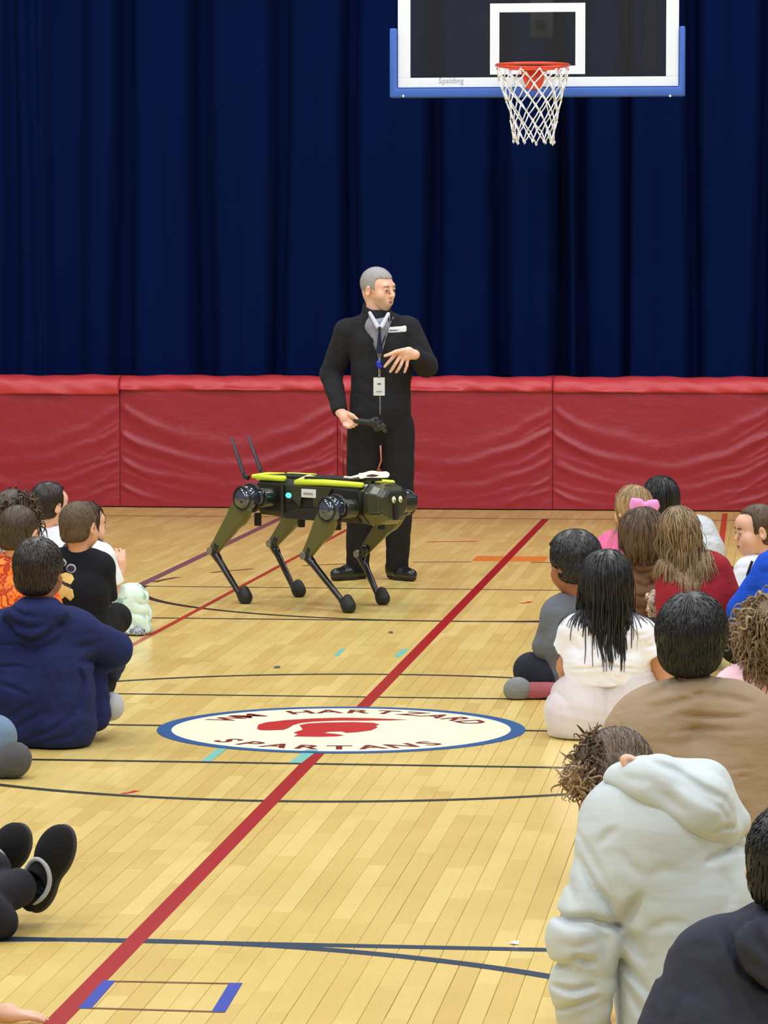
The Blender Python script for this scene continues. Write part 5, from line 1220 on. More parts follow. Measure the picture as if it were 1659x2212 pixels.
# --- dark-haired child in white, back row left
def kid_white_back():
    r, Q, b = child('dark-haired child in a white shirt with one bare ear showing, farthest back on the left', 85, 17.8)
    j = skel(b, 35, .95, tight=True, nek=Q(98, 1150), hed=Q(109, 1094), che=Q(90, 1210), pel=Q(85, 1290), shL=Q(58, 1168), shR=Q(132, 1170))
    R = ypr(52, 4, 0); body(r, j, SK_fair, R, .93); top(r, 'shirt', j, M_whitec, .014, (.9, .9), .008, folds=.003, seed=14); pants(r, j, M_blackc, .012, .011)
    faceparts(r, j['hed'], R, .93)
    do_hair(r, 'short', M_dkbrn, j['hed'], R, .97, seed=15, n=700, t=.010, nape=-.070, length=.007, h=.005, rad=.0035)
def kid_orange():
    r, Q, b = child('boy with buzzed dark hair in an orange camouflage shirt, behind the navy hoodie', 20, 15.3)
    j = skel(b, 25, 1.0, tight=True, nek=Q(28, 1215), hed=Q(42, 1155), che=Q(15, 1290), pel=Q(10, 1380), shL=Q(-48, 1245), shR=Q(78, 1246))
    R = ypr(25, 8, 0); body(r, j, SK_light, R, .98); top(r, 'shirt', j, M_camo, .018, (2, 2), .008, folds=.004, seed=16); pants(r, j, M_blackc, .012, .011)
    m = MB(); c = Q(26, 1203) - np.array(r.location); m.tube([c + np.array((.068 * math.cos(a), .06 * math.sin(a), -.012 + .01 * math.sin(a))) for a in np.linspace(0, 2 * math.pi, 25)[:-1]], .012, 8, closed=True); m.obj('collar', simple('yellow_orange_rib', (240, 150, 50), .8), r, smooth=True)
    do_hair(r, 'short', M_brhair, j['hed'], R, 1.0, seed=17, n=900, t=.007, nape=-.070, length=.0075, h=.005, rad=.0024)
def kid_curly_left():
    r, Q, b = child('girl with long curly brown hair and a pink hair tie, at the photo\'s left edge', 30, 16.5)
    j = skel(b, 25, .98, tight=True, nek=Q(32, 1178), hed=Q(30, 1120), che=Q(25, 1240), pel=Q(20, 1330), shL=Q(-20, 1196), shR=Q(80, 1196))
    R = ypr(25, 4, 0); body(r, j, SK_fair, R, .95); S1, o = top(r, 'top', j, M_whitec, .014, (2, 2), .009, seed=18); pants(r, j, M_blackc, .012, .011)
    do_hair(r, 'curly', M_brhair, j['hed'], R, 1.02, coll=S1.f, seed=19, n=420, t=.016, length=.011, h=.006, rad=.0065)
    bow(r, Q(62, 1079, -.02), (1, 0, -.3), .014, M_hot, 'hair_tie')
for f_ in (kid_navy, kid_black, kid_mint, kid_white_back, kid_orange, kid_curly_left): pass
M_navyc = fabric('navy_sweatshirt', (30, 38, 84), .9, .15, .25, .5); M_blackc = fabric('black_cloth', (28, 28, 32), .9); M_lgrey = fabric('light_grey_knit', (186, 188, 198), .9, .15, .2, .4); M_dkgrey = fabric('dark_grey_knit', (84, 84, 88), .9, .3)
M_dkbrn = hairmat('near_black_hair', (30, 22, 22), (58, 44, 40), .38, .45); M_blackt = fabric('black_jersey', (20, 22, 30), .9); M_prg = simple('grey_lilac_print', (178, 172, 186), .7, var=.08); M_prd = simple('dark_print', (44, 40, 56), .7); M_pry = simple('yellow_print', (228, 190, 110), .7, var=.2, vs=80)
M_whitec = fabric('white_jersey', (238, 242, 255), .85, .04)
def mintmat():
    t = NT('mint_patterned_cloth'); n = t.noise(16, 2); r = t.n('ShaderNodeValToRGB'); t.l(n, r.inputs[0]); e = r.color_ramp.elements; e[0].position = .40; e[0].color = lin((150, 190, 176)); e[1].position = .47; e[1].color = lin((222, 244, 232)); t.l(r.outputs[0], t.b.inputs['Base Color']); t.set(Roughness=.8); t.bump(t.noise(9, 3), .4, .02); return t.m
def spotmat(name, cols, scale, pos=(.42, .5, .58), rough=.8):
    t = NT(name); n = t.noise(scale, 3, rough=.6); r = t.n('ShaderNodeValToRGB'); t.l(n, r.inputs[0]); cr = r.color_ramp; cr.interpolation = 'CONSTANT'; cr.elements[0].position = 0; cr.elements[0].color = lin(cols[0]); cr.elements[1].position = pos[0]; cr.elements[1].color = lin(cols[1])
    for p, c in zip(pos[1:], cols[2:]): e = cr.elements.new(p); e.color = lin(c)
    t.l(r.outputs[0], t.b.inputs['Base Color']); t.set(Roughness=rough); t.bump(t.noise(9, 3), .4, .02); return t.m
M_mint = mintmat(); M_marb = spotmat('marbled_grey_cloth', [(60, 70, 84), (190, 198, 206), (110, 120, 130), (230, 234, 236)], 30); M_camo = spotmat('orange_camouflage', [(224, 84, 26), (250, 130, 40), (190, 60, 24), (255, 150, 70)], 14)
for f_ in (kid_navy, kid_black, kid_mint, kid_white_back, kid_orange, kid_curly_left): f_()
# --- things cropped by the left edge
def jeans_kid():
    r, Q, b = child('person in blue jeans cut off by the left edge, grey shoe sole showing', -190, 12.2)
    j = skel(b, 10, 1.1, knR=Q(-12, 1592, .0), anR=Q(-40, 1650, -.05), elR=Q(-80, 1520), pel=Q(-190, 1590), che=Q(-200, 1470), nek=Q(-200, 1360), hed=Q(-200, 1275))
    R = ypr(15); body(r, j, SK_light, R, 1.0); top(r, 'sweater', j, M_dkgrey, .018, (2, 2), .010, seed=3); do_hair(r, 'short', M_brhair, j['hed'], R, 1.02, seed=2, n=300)
    s = FLOORED(U(.02, cap(j['pel'], j['knR'], .085, .074), cap(j['knR'], Q(-60, 1655, -.1), .074, .055), cap(j['pel'], j['knL'], .085, .07), cap(j['knL'], j['anL'], .07, .05))); sobj('jeans', s, .007, fabric('faded_denim', (112, 134, 162), .85, .15, .1, .3), r)
    sh = FLOORED(U(.02, cap(Q(-30, 1660, -.18), Q(22, 1644, -.20), .052, .058), ell(Q(36, 1640, -.20), (.052, .05, .058))), .004); sh = DISP(sh, wrinkle(.002, (1, 0, -.6), 120, 3, .6), .004); o = sobj('shoe', sh, .005, M_dkgrey, r); o['label'] = 'grey ribbed shoe sole'
def slipper_kid():
    r, Q, b = child('person with outstretched legs in black trousers and black slippers with grey trim', -330, 8.75)
    j = skel(b, 40, 1.1, pel=P(-480, 2130, 8.7), che=P(-540, 1950, 8.7), nek=P(-560, 1800, 8.7), hed=P(-565, 1700, 8.7), anR=Q(52, 1918, .42), anL=Q(-20, 1880, .48), knR=P(-180, 2010, 8.95), knL=P(-220, 1960, 9.05), hipR=P(-470, 2130, 8.65), hipL=P(-490, 2120, 8.85), elR=P(-450, 1980, 8.6), wrR=P(-440, 2110, 8.5))
    for k_ in ('pel', 'hipR', 'hipL'): j[k_][2] = max(j[k_][2], .12)
    R = ypr(20); body(r, j, SK_light, R, 1.0, legs=False); top(r, 'sweater', j, M_blackc, .018, (2, 2), .012, seed=3); do_hair(r, 'short', M_brhair, j['hed'], R, 1.02, seed=2, n=300)
    s = FLOORED(U(.02, cap(j['hipR'], j['knR'], .10, .08), cap(j['knR'], j['anR'] + (-.02, 0, 0), .08, .052), cap(j['hipL'], j['knL'], .10, .08), cap(j['knL'], j['anL'], .08, .055), cap(Q(-30, 1975, .28), Q(-2, 1990, .30), .062, .05), ell(j['pel'], (.17, .14, .11)))); s = DISP(s, wrinkle(.004, (1, .3, .4), 30, 3, 1.2), .01); sobj('trousers', s, .007, fabric('black_cotton', (34, 33, 42), .85), r)
    for heel, toe, an in ((Q(72, 1962, .50), Q(142, 1792, .50), Q(52, 1915, .45)), (Q(-22, 1930, .62), Q(48, 1788, .62), Q(-40, 1890, .5))):
        ax = (toe - heel) / np.linalg.norm(toe - heel); L_ = np.linalg.norm(toe - heel); nrm = np.array((-.55, -.75, -.1)); nrm -= ax * nrm.dot(ax); nrm /= np.linalg.norm(nrm); wd = np.cross(ax, nrm); Rm = np.stack((wd, ax, nrm), 1); cen = lerp(heel, toe, .5)
        up_ = U(.02, ell(cen + ax * L_ * .22 + nrm * .012, (.050, L_ * .33, .048), Rm), ell(cen - ax * L_ * .22 + nrm * .02, (.040, L_ * .32, .050), Rm)); up_ = SUB(up_, .004, cap(cen - ax * L_ * .22 + nrm * .03, cen - ax * L_ * .26 + nrm * .12, .033, .045)); up_ = CUT(up_, cen - nrm * .012, -nrm, .004)
        o = sobj('slipper', up_, .0055, M_suede, r)
        so = U(.02, ell(cen + ax * L_ * .2 - nrm * .004, (.054, L_ * .36, .03), Rm), ell(cen - ax * L_ * .25 - nrm * .004, (.044, L_ * .30, .03), Rm)); so = SUB(so, .003, rbox(cen + nrm * .055, (.2, .3, .05), .002, Rm)); so = CUT(so, cen - nrm * .024, -nrm, .003); q = sobj('sole', so, .0055, simple('slipper_sole', (44, 44, 48), .7), r); q.parent = o
        a_ = np.linspace(0, 2 * math.pi, 33)[:-1]; c_ = cen - ax * L_ * .17 + nrm * .050; m = MB(); pts = [c_ + (wd * math.cos(t) * .043 + ax * math.sin(t) * .060 - nrm * .014 * math.cos(t) ** 2 + nrm * .006 * math.sin(t)) - np.array(r.location) for t in a_]; m.tube(pts, .0065, 8, closed=True); q = m.obj('trim', simple('grey_knit_trim', (170, 176, 184), .8, bump=.3), r, smooth=True); q.parent = o; q['label'] = 'grey knitted trim'
def corner_hand():
    r, Q, b = child('person leaning a bare hand on the floor in the bottom left corner', -260, 7.4)
    w = G0(-20, 2222); w[2] = .035; j = skel(b, -60, 1.1, tight=True, elR=np.array((w[0] - .10, w[1] - .05, .22)), wrR=w)
    j['shR'] = lerp(j['nek'], j['elR'], .5)
    R = ypr(5); body(r, j, SK_fair, R, 1.0, h=.006, hands=[(w, (1, .35, -.12), (0, 0, 1), dict(s=.85, curl=.12, spread=.2))]); top(r, 'sweater', j, M_lgrey, .018, (2, 1.8), .012, seed=3); pants(r, j, M_blackc, .012, .012); do_hair(r, 'short', M_mdhair, j['hed'], R, 1.02, seed=2, n=300)
M_suede = fabric('black_suede', (26, 26, 29), .95, .2, .3, .3)
jeans_kid(); slipper_kid(); corner_hand()

# --- right side
def girl_white():
    r, Q, b = child('girl with long black hair in a white cap-sleeved dress with a sheer skirt', 1318, 13.1)
    j = skel(b, -6, .98, pel=Q(1320, 1535), che=Q(1312, 1430), nek=Q(1310, 1345), hed=Q(1308, 1262, .02), shL=Q(1244, 1366), shR=Q(1384, 1374), elL=Q(1222, 1440, .08), wrL=Q(1224, 1500, .22), elR=Q(1430, 1452, .0), wrR=Q(1454, 1508, -.05), knL=Q(1255, 1500, .25), knR=Q(1385, 1500, .25), anL=Q(1340, 1540, .3), anR=Q(1300, 1540, .3))
    R = ypr(-10, 2, 0); body(r, j, SK_tan, R, .94, hands=[(j['wrR'], (.2, -.1, -1), (1, 0, 0), dict(s=.8))])
    S1, o = top(r, 'bodice', j, M_whsat, .010, (.50, .55), .0065, folds=.004, seed=22, rad=.90, hem=(Q(1318, 1478), (0, 0, -1)), cuts=CR(Q, [([(1225, 1448), (1318, 1440), (1400, 1450)], .008, .005), ([(1390, 1385), (1400, 1400), (1422, 1396)], .006, .006), ([(1330, 1370), (1370, 1376), (1410, 1370)], .005, .006), ([(1240, 1380), (1250, 1410), (1245, 1430)], .005, .007)]))
    w = Q(1316, 1462); lo = [cap(Q(1275, 1470), Q(1262, 1545), .095, .14), cap(Q(1358, 1470), Q(1372, 1545), .095, .135), cap(Q(1262, 1548), Q(1258, 1580, -.02), .13, .11), cap(Q(1372, 1548), Q(1378, 1580, -.02), .12, .10), cap(Q(1225, 1500, .05), Q(1222, 1530, .0), .05, .055), cap(Q(1416, 1490, .04), Q(1424, 1520, 0), .045, .05)]
    sk = U(.05, *lo); sk = CUT(sk, Q(1318, 1448), (0, 0, 1), .006); sk = DISP(sk, wrinkle(.010, (1, .3, .15), 34, 7, 1.1), .015); sk = FLOORED(sk, .006); sobj('underskirt', GROW(sk, -.012), .007, M_beige, r); sobj('sheer_overskirt', sk, .0065, M_sheer, r)
    do_hair(r, 'long', M_dkhair, j['hed'], R, 1.0, coll=S1.f, seed=23, n=1200, t=.012, nape=-.10, h=.006, rad=.0042, length=.0175, wave=.08, zend=(Q(1310, 1338)[2], Q(1310, 1440)[2], .22))
def boy_grey():
    r, Q, b = child('boy with black hair leaning over in a grey long-sleeved shirt, grey sole showing', 1240, 14.4)
    j = skel(b, -35, .98, pel=Q(1275, 1470, .02), che=Q(1258, 1380, .02), nek=Q(1244, 1300, .02), hed=Q(1238, 1222), shL=Q(1205, 1330, -.02), shR=Q(1300, 1320, .08), elL=Q(1180, 1395, .02), wrL=Q(1190, 1430, .10), knL=Q(1148, 1448, .06), anL=Q(1230, 1485, .0), knR=Q(1330, 1450, .3), anR=Q(1250, 1490, .15))
    R = ypr(-42, 14, 3); body(r, j, SK_brown, R, .96)
    top(r, 'shirt', j, M_slate, .016, (2, 2), .007, folds=.003, seed=25); pants(r, j, M_dknavy, .014, .0075, seed=26)
    s = FLOORED(cap(Q(1205, 1495, -.10), Q(1150, 1496, -.12), .040, .043), .005); o = sobj('sock', DISP(s, wrinkle(.004, (1, 0, .1), 60, 3, .8), .006), .005, fabric('dusty_pink_knit', (158, 86, 92), .9, .2), r); o['label'] = 'dusty pink sock'
    s = FLOORED(ell(Q(1118, 1490, -.13), (.058, .05, .052)), .004); sobj('sock_toe', s, .005, fabric('grey_marl', (128, 130, 134), .9, .25), r)
    do_hair(r, 'short', M_dkhair, j['hed'], R, 1.06, seed=27, n=900, t=.020, nape=-.085, length=.010, h=.006, rad=.0045)
def girl_brown_top():
    r, Q, b = child('girl with chin-length brown hair in a brown draped top, beside the long wavy hair', 1392, 16.0)
    j = skel(b, -20, .98, tight=True, nek=Q(1398, 1225), hed=Q(1384, 1166, .0), che=Q(1400, 1290), pel=Q(1400, 1370), shL=Q(1360, 1248), shR=Q(1455, 1245, .05))
    R = ypr(-25, 8, 4); body(r, j, SK_light, R, .95)
    S1, o = top(r, 'draped_top', j, M_brownc, .016, (2, 2), .007, folds=.006, seed=29, cuts=CR(Q, [([(1340, 1220), (1385, 1240), (1425, 1230), (1450, 1205)], .012, .008), ([(1345, 1250), (1395, 1268), (1440, 1245)], .012, .008), ([(1360, 1285), (1405, 1290), (1440, 1268)], .010, .008), ([(1355, 1310), (1400, 1315)], .008, .008)]), adds=[ell(Q(1402, 1228, -.02), (.10, .085, .05), ry(.3))])
    pants(r, j, M_blackc, .012, .011)
    sc_ = S1; g = np.random.default_rng(8); prt = [ell(Q(1424, 1310, -.17), (.05, .03, .075), ry(.35))] + [ell(Q(1424 + g.uniform(-24, 24), 1312 + g.uniform(-34, 34), -.19 + g.uniform(-.02, .02)), (.016, .012, .022), ry(g.uniform(-1, 1))) for _ in range(22)]
    s = U(.006, *prt); o = sobj('crumpled_scarf', s, .0045, M_seq, r); o['label'] = 'crumpled pale scarf with brown print'
    do_hair(r, 'long', M_mdhair, j['hed'], R, 1.08, seed=30, n=900, t=.018, nape=-.085, length=.010, h=.006, rad=.0042, wave=.03, zend=(Q(1390, 1206)[2], Q(1390, 1225)[2], .1))
def girl_red_top():
    r, Q, b = child('girl with long wavy sandy hair over a dark red top', 1490, 15.35)
    j = skel(b, -10, 1.0, tight=True, nek=Q(1482, 1212), hed=Q(1470, 1152), che=Q(1505, 1280), pel=Q(1500, 1370), shL=Q(1452, 1240), shR=Q(1545, 1232), elL=Q(1470, 1290, .12), elR=Q(1568, 1300, .02), wrR=Q(1560, 1350, .1))
    R = ypr(-12, 6, -14); body(r, j, SK_light, R, .92, hands=[])
    S1, o = top(r, 'top', j, M_redc, .016, (2, .95), .007, folds=.004, seed=32); pants(r, j, M_blackc, .012, .011)
    s1 = S1.f
    do_hair(r, 'long', M_sandy, j['hed'], R, .94, coll=s1, seed=33, n=900, t=.008, nape=-.09, length=.0125, h=.006, rad=.0052, wave=.22, wfreq=45, zend=(Q(1480, 1240)[2], Q(1480, 1275)[2], .3))
def girl_blonde():
    r, Q, b = child('blonde girl with a big pink bow on her hair, behind the brown-haired girl', 1370, 17.3)
    j = skel(b, -20, .95, tight=True, nek=Q(1362, 1160), hed=Q(1366, 1102), che=Q(1350, 1215), pel=Q(1350, 1290), shL=Q(1318, 1180), shR=Q(1402, 1180))
    R = ypr(-30, 3, 0); body(r, j, SK_fair, R, .93); S1, o = top(r, 'top', j, M_hotc, .014, (2, 2), .009, seed=35); pants(r, j, M_blackc, .012, .011)
    do_hair(r, 'long', M_blond, j['hed'], R, .97, coll=S1.f, seed=36, n=700, t=.008, length=.0115, h=.0055, rad=.0034, wave=.03, zend=(Q(1360, 1180)[2], Q(1360, 1195)[2], .1))
    bow(r, Q(1392, 1092, -.11), (1, 0, -.08), .043)
def girl_back_right():
    r, Q, b = child('girl with long straight black hair and pale grey top, farthest back on the right', 1470, 18.5)
    j = skel(b, 25, .98, tight=True, nek=Q(1452, 1135), hed=Q(1430, 1082), che=Q(1490, 1190), pel=Q(1500, 1270), shL=Q(1420, 1160), shR=Q(1518, 1148), elR=Q(1540, 1190, .0), wrR=Q(1500, 1230, -.05))
    R = ypr(-5, 5, -10); body(r, j, SK_light, R, .95); S1, o = top(r, 'top', j, M_pale, .022, (2, 2), .008, folds=.006, seed=37); pants(r, j, M_blackc, .012, .011)
    do_hair(r, 'long', M_dkhair, j['hed'], R, 1.0, coll=S1.f, seed=38, n=700, t=.014, length=.0125, h=.006, rad=.0045, wave=.02, zend=(Q(1440, 1150)[2], Q(1440, 1170)[2], .1))
def girl_profile():
    r, Q, b = child('girl seen in profile looking left, brown hair tied back, white shirt with a dark strap', 1650, 16.35)
    j = skel(b, -15, .98, tight=True, nek=Q(1650, 1210, .02), hed=Q(1634, 1148), che=Q(1650, 1280), pel=Q(1655, 1360), shL=Q(1618, 1238, -.03), shR=Q(1700, 1235, .1))
    R = ypr(-100, 8, 0); body(r, j, SK_fair, R, .98, h=.005); S1, o = top(r, 'shirt', j, M_whitec, .014, (2, 2), .007, seed=39); pants(r, j, M_blackc, .012, .011)
    m = MB(); m.tube([Q(x, y, -.14) - np.array(r.location) for x, y in ((1625, 1212), (1615, 1240), (1612, 1275), (1625, 1310))], .017, 8, flat=.4); m.obj('strap', M_blackc, r, smooth=True)
    faceparts(r, j['hed'], R, .98, brow=(88, 66, 54), lip=(150, 70, 70))
    do_hair(r, 'short', M_mdhair, j['hed'], R, 1.0, seed=40, n=800, t=.007, nape=-.075, length=.009, h=.005, rad=.0028)
def kid_blue():
    r, Q, b = child('person in a bright royal blue fleece, head out of frame at the right edge', 1720, 14.9)
    j = skel(b, -20, 1.0, tight=True, nek=Q(1735, 1205), hed=Q(1745, 1140), che=Q(1725, 1290), pel=Q(1720, 1390), shL=Q(1668, 1232), shR=Q(1810, 1235), elL=Q(1606, 1318, .05), wrL=Q(1640, 1360, .2))
    R = ypr(-20); body(r, j, SK_light, R, .96); top(r, 'fleece', j, M_royal, .026, (2, 2), .007, folds=.007, seed=42, adds=[cap(j['shL'], j['elL'], .06, .058)]); pants(r, j, M_blackc, .012, .011); do_hair(r, 'short', M_brhair, j['hed'], R, 1.02, seed=43, n=300)
def boy_tan():
    r, Q, b = child('broad-shouldered boy with thick black hair in a tan T-shirt', 1505, 9.8)
    j = skel(b, -4, 1.12, tight=True, pel=Q(1500, 1860), che=Q(1498, 1700), nek=Q(1500, 1500, .02), hed=Q(1496, 1392, .05), shL=Q(1392, 1560), shR=Q(1612, 1552), elL=Q(1362, 1700, .08), elR=Q(1660, 1700, .08))
    R = ypr(14, 2, 0); body(r, j, SK_brown, R, .98, h=.007)
    S1, o = top(r, 'tshirt', j, M_tan, .024, (.95, .95), .0075, folds=.002, seed=45, rad=1.18, cuts=CR(Q, [([(1394, 1530), (1440, 1524), (1473, 1518), (1516, 1506), (1581, 1509), (1635, 1522)], .011, .009), ([(1390, 1546), (1430, 1536), (1470, 1526)], .007, .007), ([(1460, 1546), (1534, 1551), (1625, 1547)], .011, .007), ([(1436, 1583), (1538, 1577), (1612, 1579)], .007, .007), ([(1393, 1514), (1430, 1498), (1460, 1484), (1492, 1470)], .008, .008),
            ([(1526, 1490), (1545, 1482), (1560, 1470)], .007, .006), ([(1560, 1664), (1600, 1655), (1636, 1656)], .007, .006), ([(1570, 1676), (1630, 1668)], .006, .005), ([(1400, 1600), (1460, 1606), (1520, 1600)], .004, .009), ([(1340, 1560), (1352, 1620), (1348, 1680)], .007, .009), ([(1470, 1495), (1510, 1502), (1550, 1495)], .006, .006)]), adds=[cap(Q(1400, 1600), Q(1395, 1760), .13, .15), cap(Q(1605, 1600), Q(1615, 1760), .13, .15)])
    pants(r, j, M_dknavy, .016, .010)
    do_hair(r, 'short', M_blk, j['hed'], R, 1.08, seed=47, n=1500, t=.018, nape=-.088, length=.010, h=.0055, rad=.0042)
def girl_curly_pink():
    r, Q, b = child('girl with a mass of light brown curls over a pale pink top', 1690, 11.3)
    j = skel(b, -8, 1.0, tight=True, nek=Q(1668, 1460), hed=Q(1668, 1378), che=Q(1670, 1560), pel=Q(1670, 1670), shL=Q(1590, 1490), shR=Q(1750, 1490))
    R = ypr(-8, 4); body(r, j, SK_fair, R, .96); S1, o = top(r, 'top', j, M_pinkc, .018, (2, 2), .008, seed=49, folds=.005); pants(r, j, M_blackc, .012, .011)
    do_hair(r, 'curly', M_curl, j['hed'], R, 1.02, coll=S1.f, seed=50, n=1000, t=.022, length=.0085, h=.0065, rad=.0058)
def hoodie_grey():
    r, Q, b = child('child in a pale grey hoodie bent forward, with curly brown fringe hanging down', 1440, 7.75)
    j = skel(b, -20, 1.15, pel=Q(1470, 2240, .0), che=Q(1448, 1990, .0), nek=Q(1365, 1720, .10), hed=Q(1326, 1702, .20), shL=Q(1292, 1825, .0), shR=Q(1545, 1850, .02), elL=Q(1242, 2010, -.02), elR=Q(1600, 2060, .1), wrL=Q(1262, 2215, .02), wrR=Q(1560, 2250, .2))
    j['knL'] = Q(1400, 2290, .35); j['knL'][2] = .12; j['pel'][2] = max(j['pel'][2], .16)
    R = ypr(-35, 58, 24); body(r, j, SK_fair, R, .97, h=.006, trad=.5)
    sp = [cap(Q(1462, 2230), Q(1454, 2020), .100, .095), cap(Q(1545, 2230), Q(1540, 2020), .12, .12), cap(Q(1454, 2020), Q(1385, 1880), .095, .115), cap(Q(1420, 2230, .08), Q(1385, 1990, .05), .085, .085), cap(Q(1520, 2020), Q(1500, 1880), .12, .105), cap(Q(1372, 1880), Q(1340, 1775, .03), .112, .085), cap(Q(1500, 1880), Q(1460, 1780, .03), .105, .09), cap(Q(1340, 1770, .03), Q(1352, 1728, .08), .080, .065),
          cap(Q(1340, 1800, .02), Q(1305, 1832, .0), .075, .060), cap(Q(1480, 1810, .02), Q(1545, 1860, .02), .085, .070), cap(Q(1440, 1800), Q(1450, 1930), .15, .13), cap(Q(1500, 1950), Q(1500, 2200), .15, .16)]
    s = U(.04, *sp)
    al = U(.012, cap(Q(1310, 1845), Q(1268, 1985, -.03), .062, .068), cap(Q(1262, 1970, -.03), Q(1320, 2000, -.03), .05, .022), cap(Q(1246, 2030, -.04), Q(1290, 2040, -.04), .070, .055), cap(Q(1252, 2085, -.03), Q(1285, 2075, -.04), .056, .050), cap(Q(1246, 2130, -.03), Q(1280, 2125, -.03), .062, .052), cap(Q(1250, 2170, -.02), Q(1275, 2170, -.02), .055, .050), cap(Q(1262, 2200, -.01), Q(1280, 2225, .0), .060, .045), cap(Q(1262, 2000, -.02), Q(1268, 2220, .0), .050, .045)); ar2 = U(.02, cap(Q(1545, 1862, .02), Q(1585, 2040, .1), .068, .06))
    s = U(.014, s, al); s = U(.03, s, ar2)
    s = SUB(s, .02, cap(Q(1362, 1985, -.16), Q(1352, 2085, -.14), .016, .026))
    s = SUB(s, .006, cap(Q(1345, 1760, .06), Q(1300, 1640, .22), .048, .075))
    for c_ in CR(Q, [([(1237, 1808), (1252, 1815), (1267, 1835), (1297, 1887), (1326, 1940)], .005, .007), ([(1255, 1865), (1285, 1924), (1322, 1963), (1344, 2012)], .012, .010), ([(1182, 1984), (1227, 1996), (1279, 1992), (1345, 2014)], .024, .011), ([(1384, 1935), (1368, 1970), (1346, 2008)], .022, .016), ([(1352, 2010), (1372, 2040), (1392, 2078)], .016, .013),
            ([(1290, 2085), (1262, 2080), (1240, 2066)], .012, .009), ([(1182, 2102), (1230, 2090), (1253, 2068)], .013, .009), ([(1196, 2141), (1240, 2147), (1290, 2138)], .014, .008), ([(1200, 2200), (1251, 2176), (1300, 2162)], .011, .007), ([(1345, 2085), (1365, 2108), (1412, 2160)], .011, .010), ([(1360, 2140), (1385, 2190), (1400, 2215)], .009, .010), ([(1335, 1795), (1318, 1808), (1297, 1832)], .007, .009), ([(1345, 1840), (1360, 1870), (1385, 1890)], .006, .012),
            ([(1400, 1890), (1430, 1876), (1470, 1880)], .005, .014), ([(1525, 1862), (1560, 1848), (1600, 1838), (1625, 1852)], .016, .010), ([(1560, 1880), (1575, 1930), (1570, 1970)], .008, .014), ([(1400, 2010), (1440, 1990), (1480, 1990)], .006, .012), ([(1215, 2040), (1240, 2052), (1290, 2040)], .006, .010), ([(1225, 1900), (1240, 1940), (1240, 1970)], .006, .009), ([(1290, 2000), (1310, 2040), (1312, 2080)], .009, .010)], -.12): s = DISP(s, crease(*c_), .02)
    s = DISP(s, wrinkle(.0022, (.6, .2, 1), 22, 9, 1.4), .01); S1 = FLOORED(s, .004); sobj('hoodie', S1, .006, M_hood, r)
    # the hood, fallen to the picture's right
    a, c_, e_ = Q(1325, 1692, -.02), Q(1440, 1738, -.115), Q(1555, 1815, -.10)
    hd = U(.03, cap(Q(1345, 1690, .02), Q(1420, 1700, -.06), .045, .062), cap(Q(1420, 1700, -.06), Q(1510, 1745, -.085), .066, .075), cap(Q(1510, 1745, -.085), Q(1560, 1795, -.07), .070, .040), cap(Q(1395, 1680, .03), Q(1520, 1700, .02), .05, .06), cap(Q(1520, 1705, .0), Q(1585, 1775, -.02), .055, .038))
    pass
    for c_ in CR(Q, [([(1410, 1652), (1457, 1669), (1518, 1703), (1564, 1726), (1582, 1760)], .012, .009), ([(1462, 1690), (1518, 1720), (1560, 1746)], .012, .011), ([(1540, 1800), (1567, 1789), (1592, 1794)], .009, .006), ([(1400, 1705), (1440, 1722), (1480, 1752)], .007, .012), ([(1350, 1690), (1400, 1690), (1430, 1700)], .005, .010), ([(1555, 1740), (1572, 1770), (1570, 1790)], .007, .006)], -.14): hd = DISP(hd, crease(*c_), .016)
    HD = CUT(hd, Q(1435, 1762, -.15), (-.52, -.12, -.85), .008); o = sobj('hood', HD, .0055, M_hood, r); o['label'] = 'fallen hood'
    # ear and hair with loose curls over the face
    do_hair(r, 'short', M_mdhair, j['hed'], R, 1.02, seed=52, n=1100, t=.012, nape=-.075, length=.010, h=.0055, rad=.0038)
    g = np.random.default_rng(6); n_ = 150; rt = np.stack([Q(g.uniform(1238, 1275), g.uniform(1650, 1700), .12 + g.uniform(-.05, .08)) for _ in range(n_)]); V, F, T = locks(rt, np.tile(np.array((-.5, -.1, -.7)), (n_, 1)), 10, .007, .0034, None, .05, 1.0, 80, .5, 7, .5)
    o = link('hair_fringe', npmesh('hair_fringe', V - np.array(r.location), F, True, {'tone': T}), hairmat('pale_brown_curls', (104, 78, 54), (186, 154, 116), .45, .4), r)  # fringe curls are a lighter brown than the rest of the hair
    rt = scatter(place(hair_cap(.012), j['hed'], R, 1.02), 260, lambda Z_: Z_[:, 0] < j['hed'][0] - .03, 5); V, F, T = locks(rt, rt - j['hed'], 8, .005, .0036, None, .1, .9, 80, .4, 7, .5); link('curls', npmesh('curls', V - np.array(r.location), F, True, {'tone': T}), M_mdhair, r)
    er = Q(1362, 1648, -.02); s_ = SUB(ell(er, (.026, .012, .017), ypr(0, 0, 30)), .004, ell(er + (.002, -.010, 0), (.014, .008, .008), ypr(0, 0, 30))); sobj('ear', s_, .003, SK_fair, r)
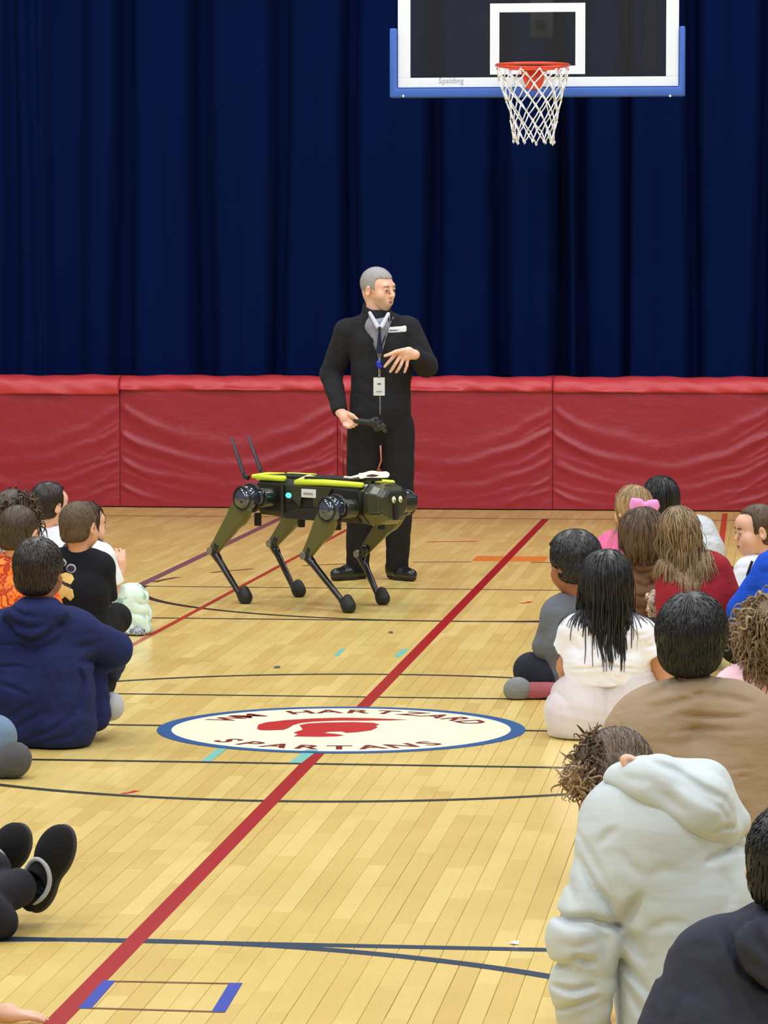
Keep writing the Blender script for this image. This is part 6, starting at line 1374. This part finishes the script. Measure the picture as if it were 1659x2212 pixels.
def hoodie_dark():
    r, Q, b = child('child with short black hair in a charcoal navy hoodie, in the bottom right corner', 1600, 7.0)
    j = skel(b, -8, 1.1, tight=True, pel=Q(1620, 2420), che=Q(1618, 2230), nek=Q(1668, 2010), hed=Q(1708, 1875), shL=Q(1525, 2110), shR=Q(1790, 2100), elL=Q(1475, 2270, .05), wrL=Q(1470, 2400, .2)); j['pel'][2] = max(j['pel'][2], .13); j['wrL'][2] = max(.1, j['wrL'][2]); j['knL'] = b + (.06, .22, .12); j['knR'] = b + (.24, .24, .12)
    R = ypr(12, 2, 6); body(r, j, SK_light, R, .98)
    top(r, 'hoodie', j, M_char, .026, (2, 2), .0065, folds=.0025, seed=55, rad=1.15, adds=[cap(Q(1560, 2090), Q(1530, 2250), .10, .13), cap(Q(1640, 2020, -.06), Q(1700, 2080, -.12), .05, .055), cap(Q(1700, 2060, -.12), Q(1760, 2040, -.1), .06, .05), ell(Q(1690, 2070, -.12), (.10, .05, .075), ry(.5))],
        cuts=CR(Q, [([(1573, 2018), (1586, 2058), (1604, 2095), (1640, 2125), (1680, 2145)], .018, .009), ([(1628, 1990), (1638, 2025), (1664, 2060)], .014, .008), ([(1600, 2040), (1612, 2068), (1640, 2090)], .010, .008), ([(1446, 2080), (1440, 2120), (1432, 2190)], .008, .007), ([(1470, 2150), (1460, 2190), (1450, 2215)], .006, .009), ([(1560, 2120), (1590, 2160), (1600, 2205)], .005, .012), ([(1480, 2060), (1520, 2050), (1560, 2052)], .004, .009)]))
    pants(r, j, M_blackc, .012, .012)
    do_hair(r, 'short', M_blk, j['hed'], R, 1.03, seed=56, n=1000, t=.012, nape=-.072, length=.007, h=.0055, rad=.0036)
M_whsat = fabric('white_satin_jersey', (242, 242, 255), .6, .03, .2, .5); M_beige = fabric('beige_lining', (224, 196, 184), .7, .05, .1, .3)
def sheer():
    t = NT('sheer_white_tulle'); t.b.inputs['Base Color'].default_value = lin((240, 236, 244)); t.set(Roughness=.45); t.b.inputs['Alpha'].default_value = .62; t.b.inputs['Sheen Weight'].default_value = .4; t.bump(t.noise(9, 3, stretch=(2.4, 1, 1)), .6, .02); return t.m
M_sheer = sheer(); M_slate = fabric('slate_grey_jersey', (104, 108, 118), .8); M_dknavy = fabric('dark_navy_cotton', (38, 40, 54), .85); M_brownc = fabric('brown_cloth', (112, 80, 58), .85, .15); M_seq = spotmat('pale_brown_print', [(90, 60, 44), (220, 206, 190), (150, 118, 96), (244, 236, 226)], 60, rough=.4)
M_redc = fabric('dark_red_cloth', (150, 34, 48), .85, .1); M_hotc = fabric('pink_jersey', (230, 108, 160), .85); M_pale = fabric('pale_grey_satin', (200, 204, 212), .5, .06, .2, .8, 14); M_royal = fabric('royal_blue_fleece', (24, 76, 200), .9, .12, .4, .5); M_tan = fabric('tan_jersey', (158, 136, 112), .85, .05)
M_pinkc = fabric('pale_pink_cloth', (246, 200, 216), .8, .05); M_hood = fabric('pale_grey_sweatshirt', (200, 208, 212), .9, .03, .15, .35, 7, 700, .2, .3); M_char = fabric('charcoal_navy_sweatshirt', (50, 52, 66), .9, .1, .2, .4, 9, 600); M_blk = hairmat('jet_black_hair', (14, 14, 17), (32, 32, 38), .42, .4)
for f_ in (girl_white, boy_grey, girl_brown_top, girl_red_top, girl_blonde, girl_back_right, girl_profile, kid_blue, boy_tan, girl_curly_pink, hoodie_grey, hoodie_dark): f_()
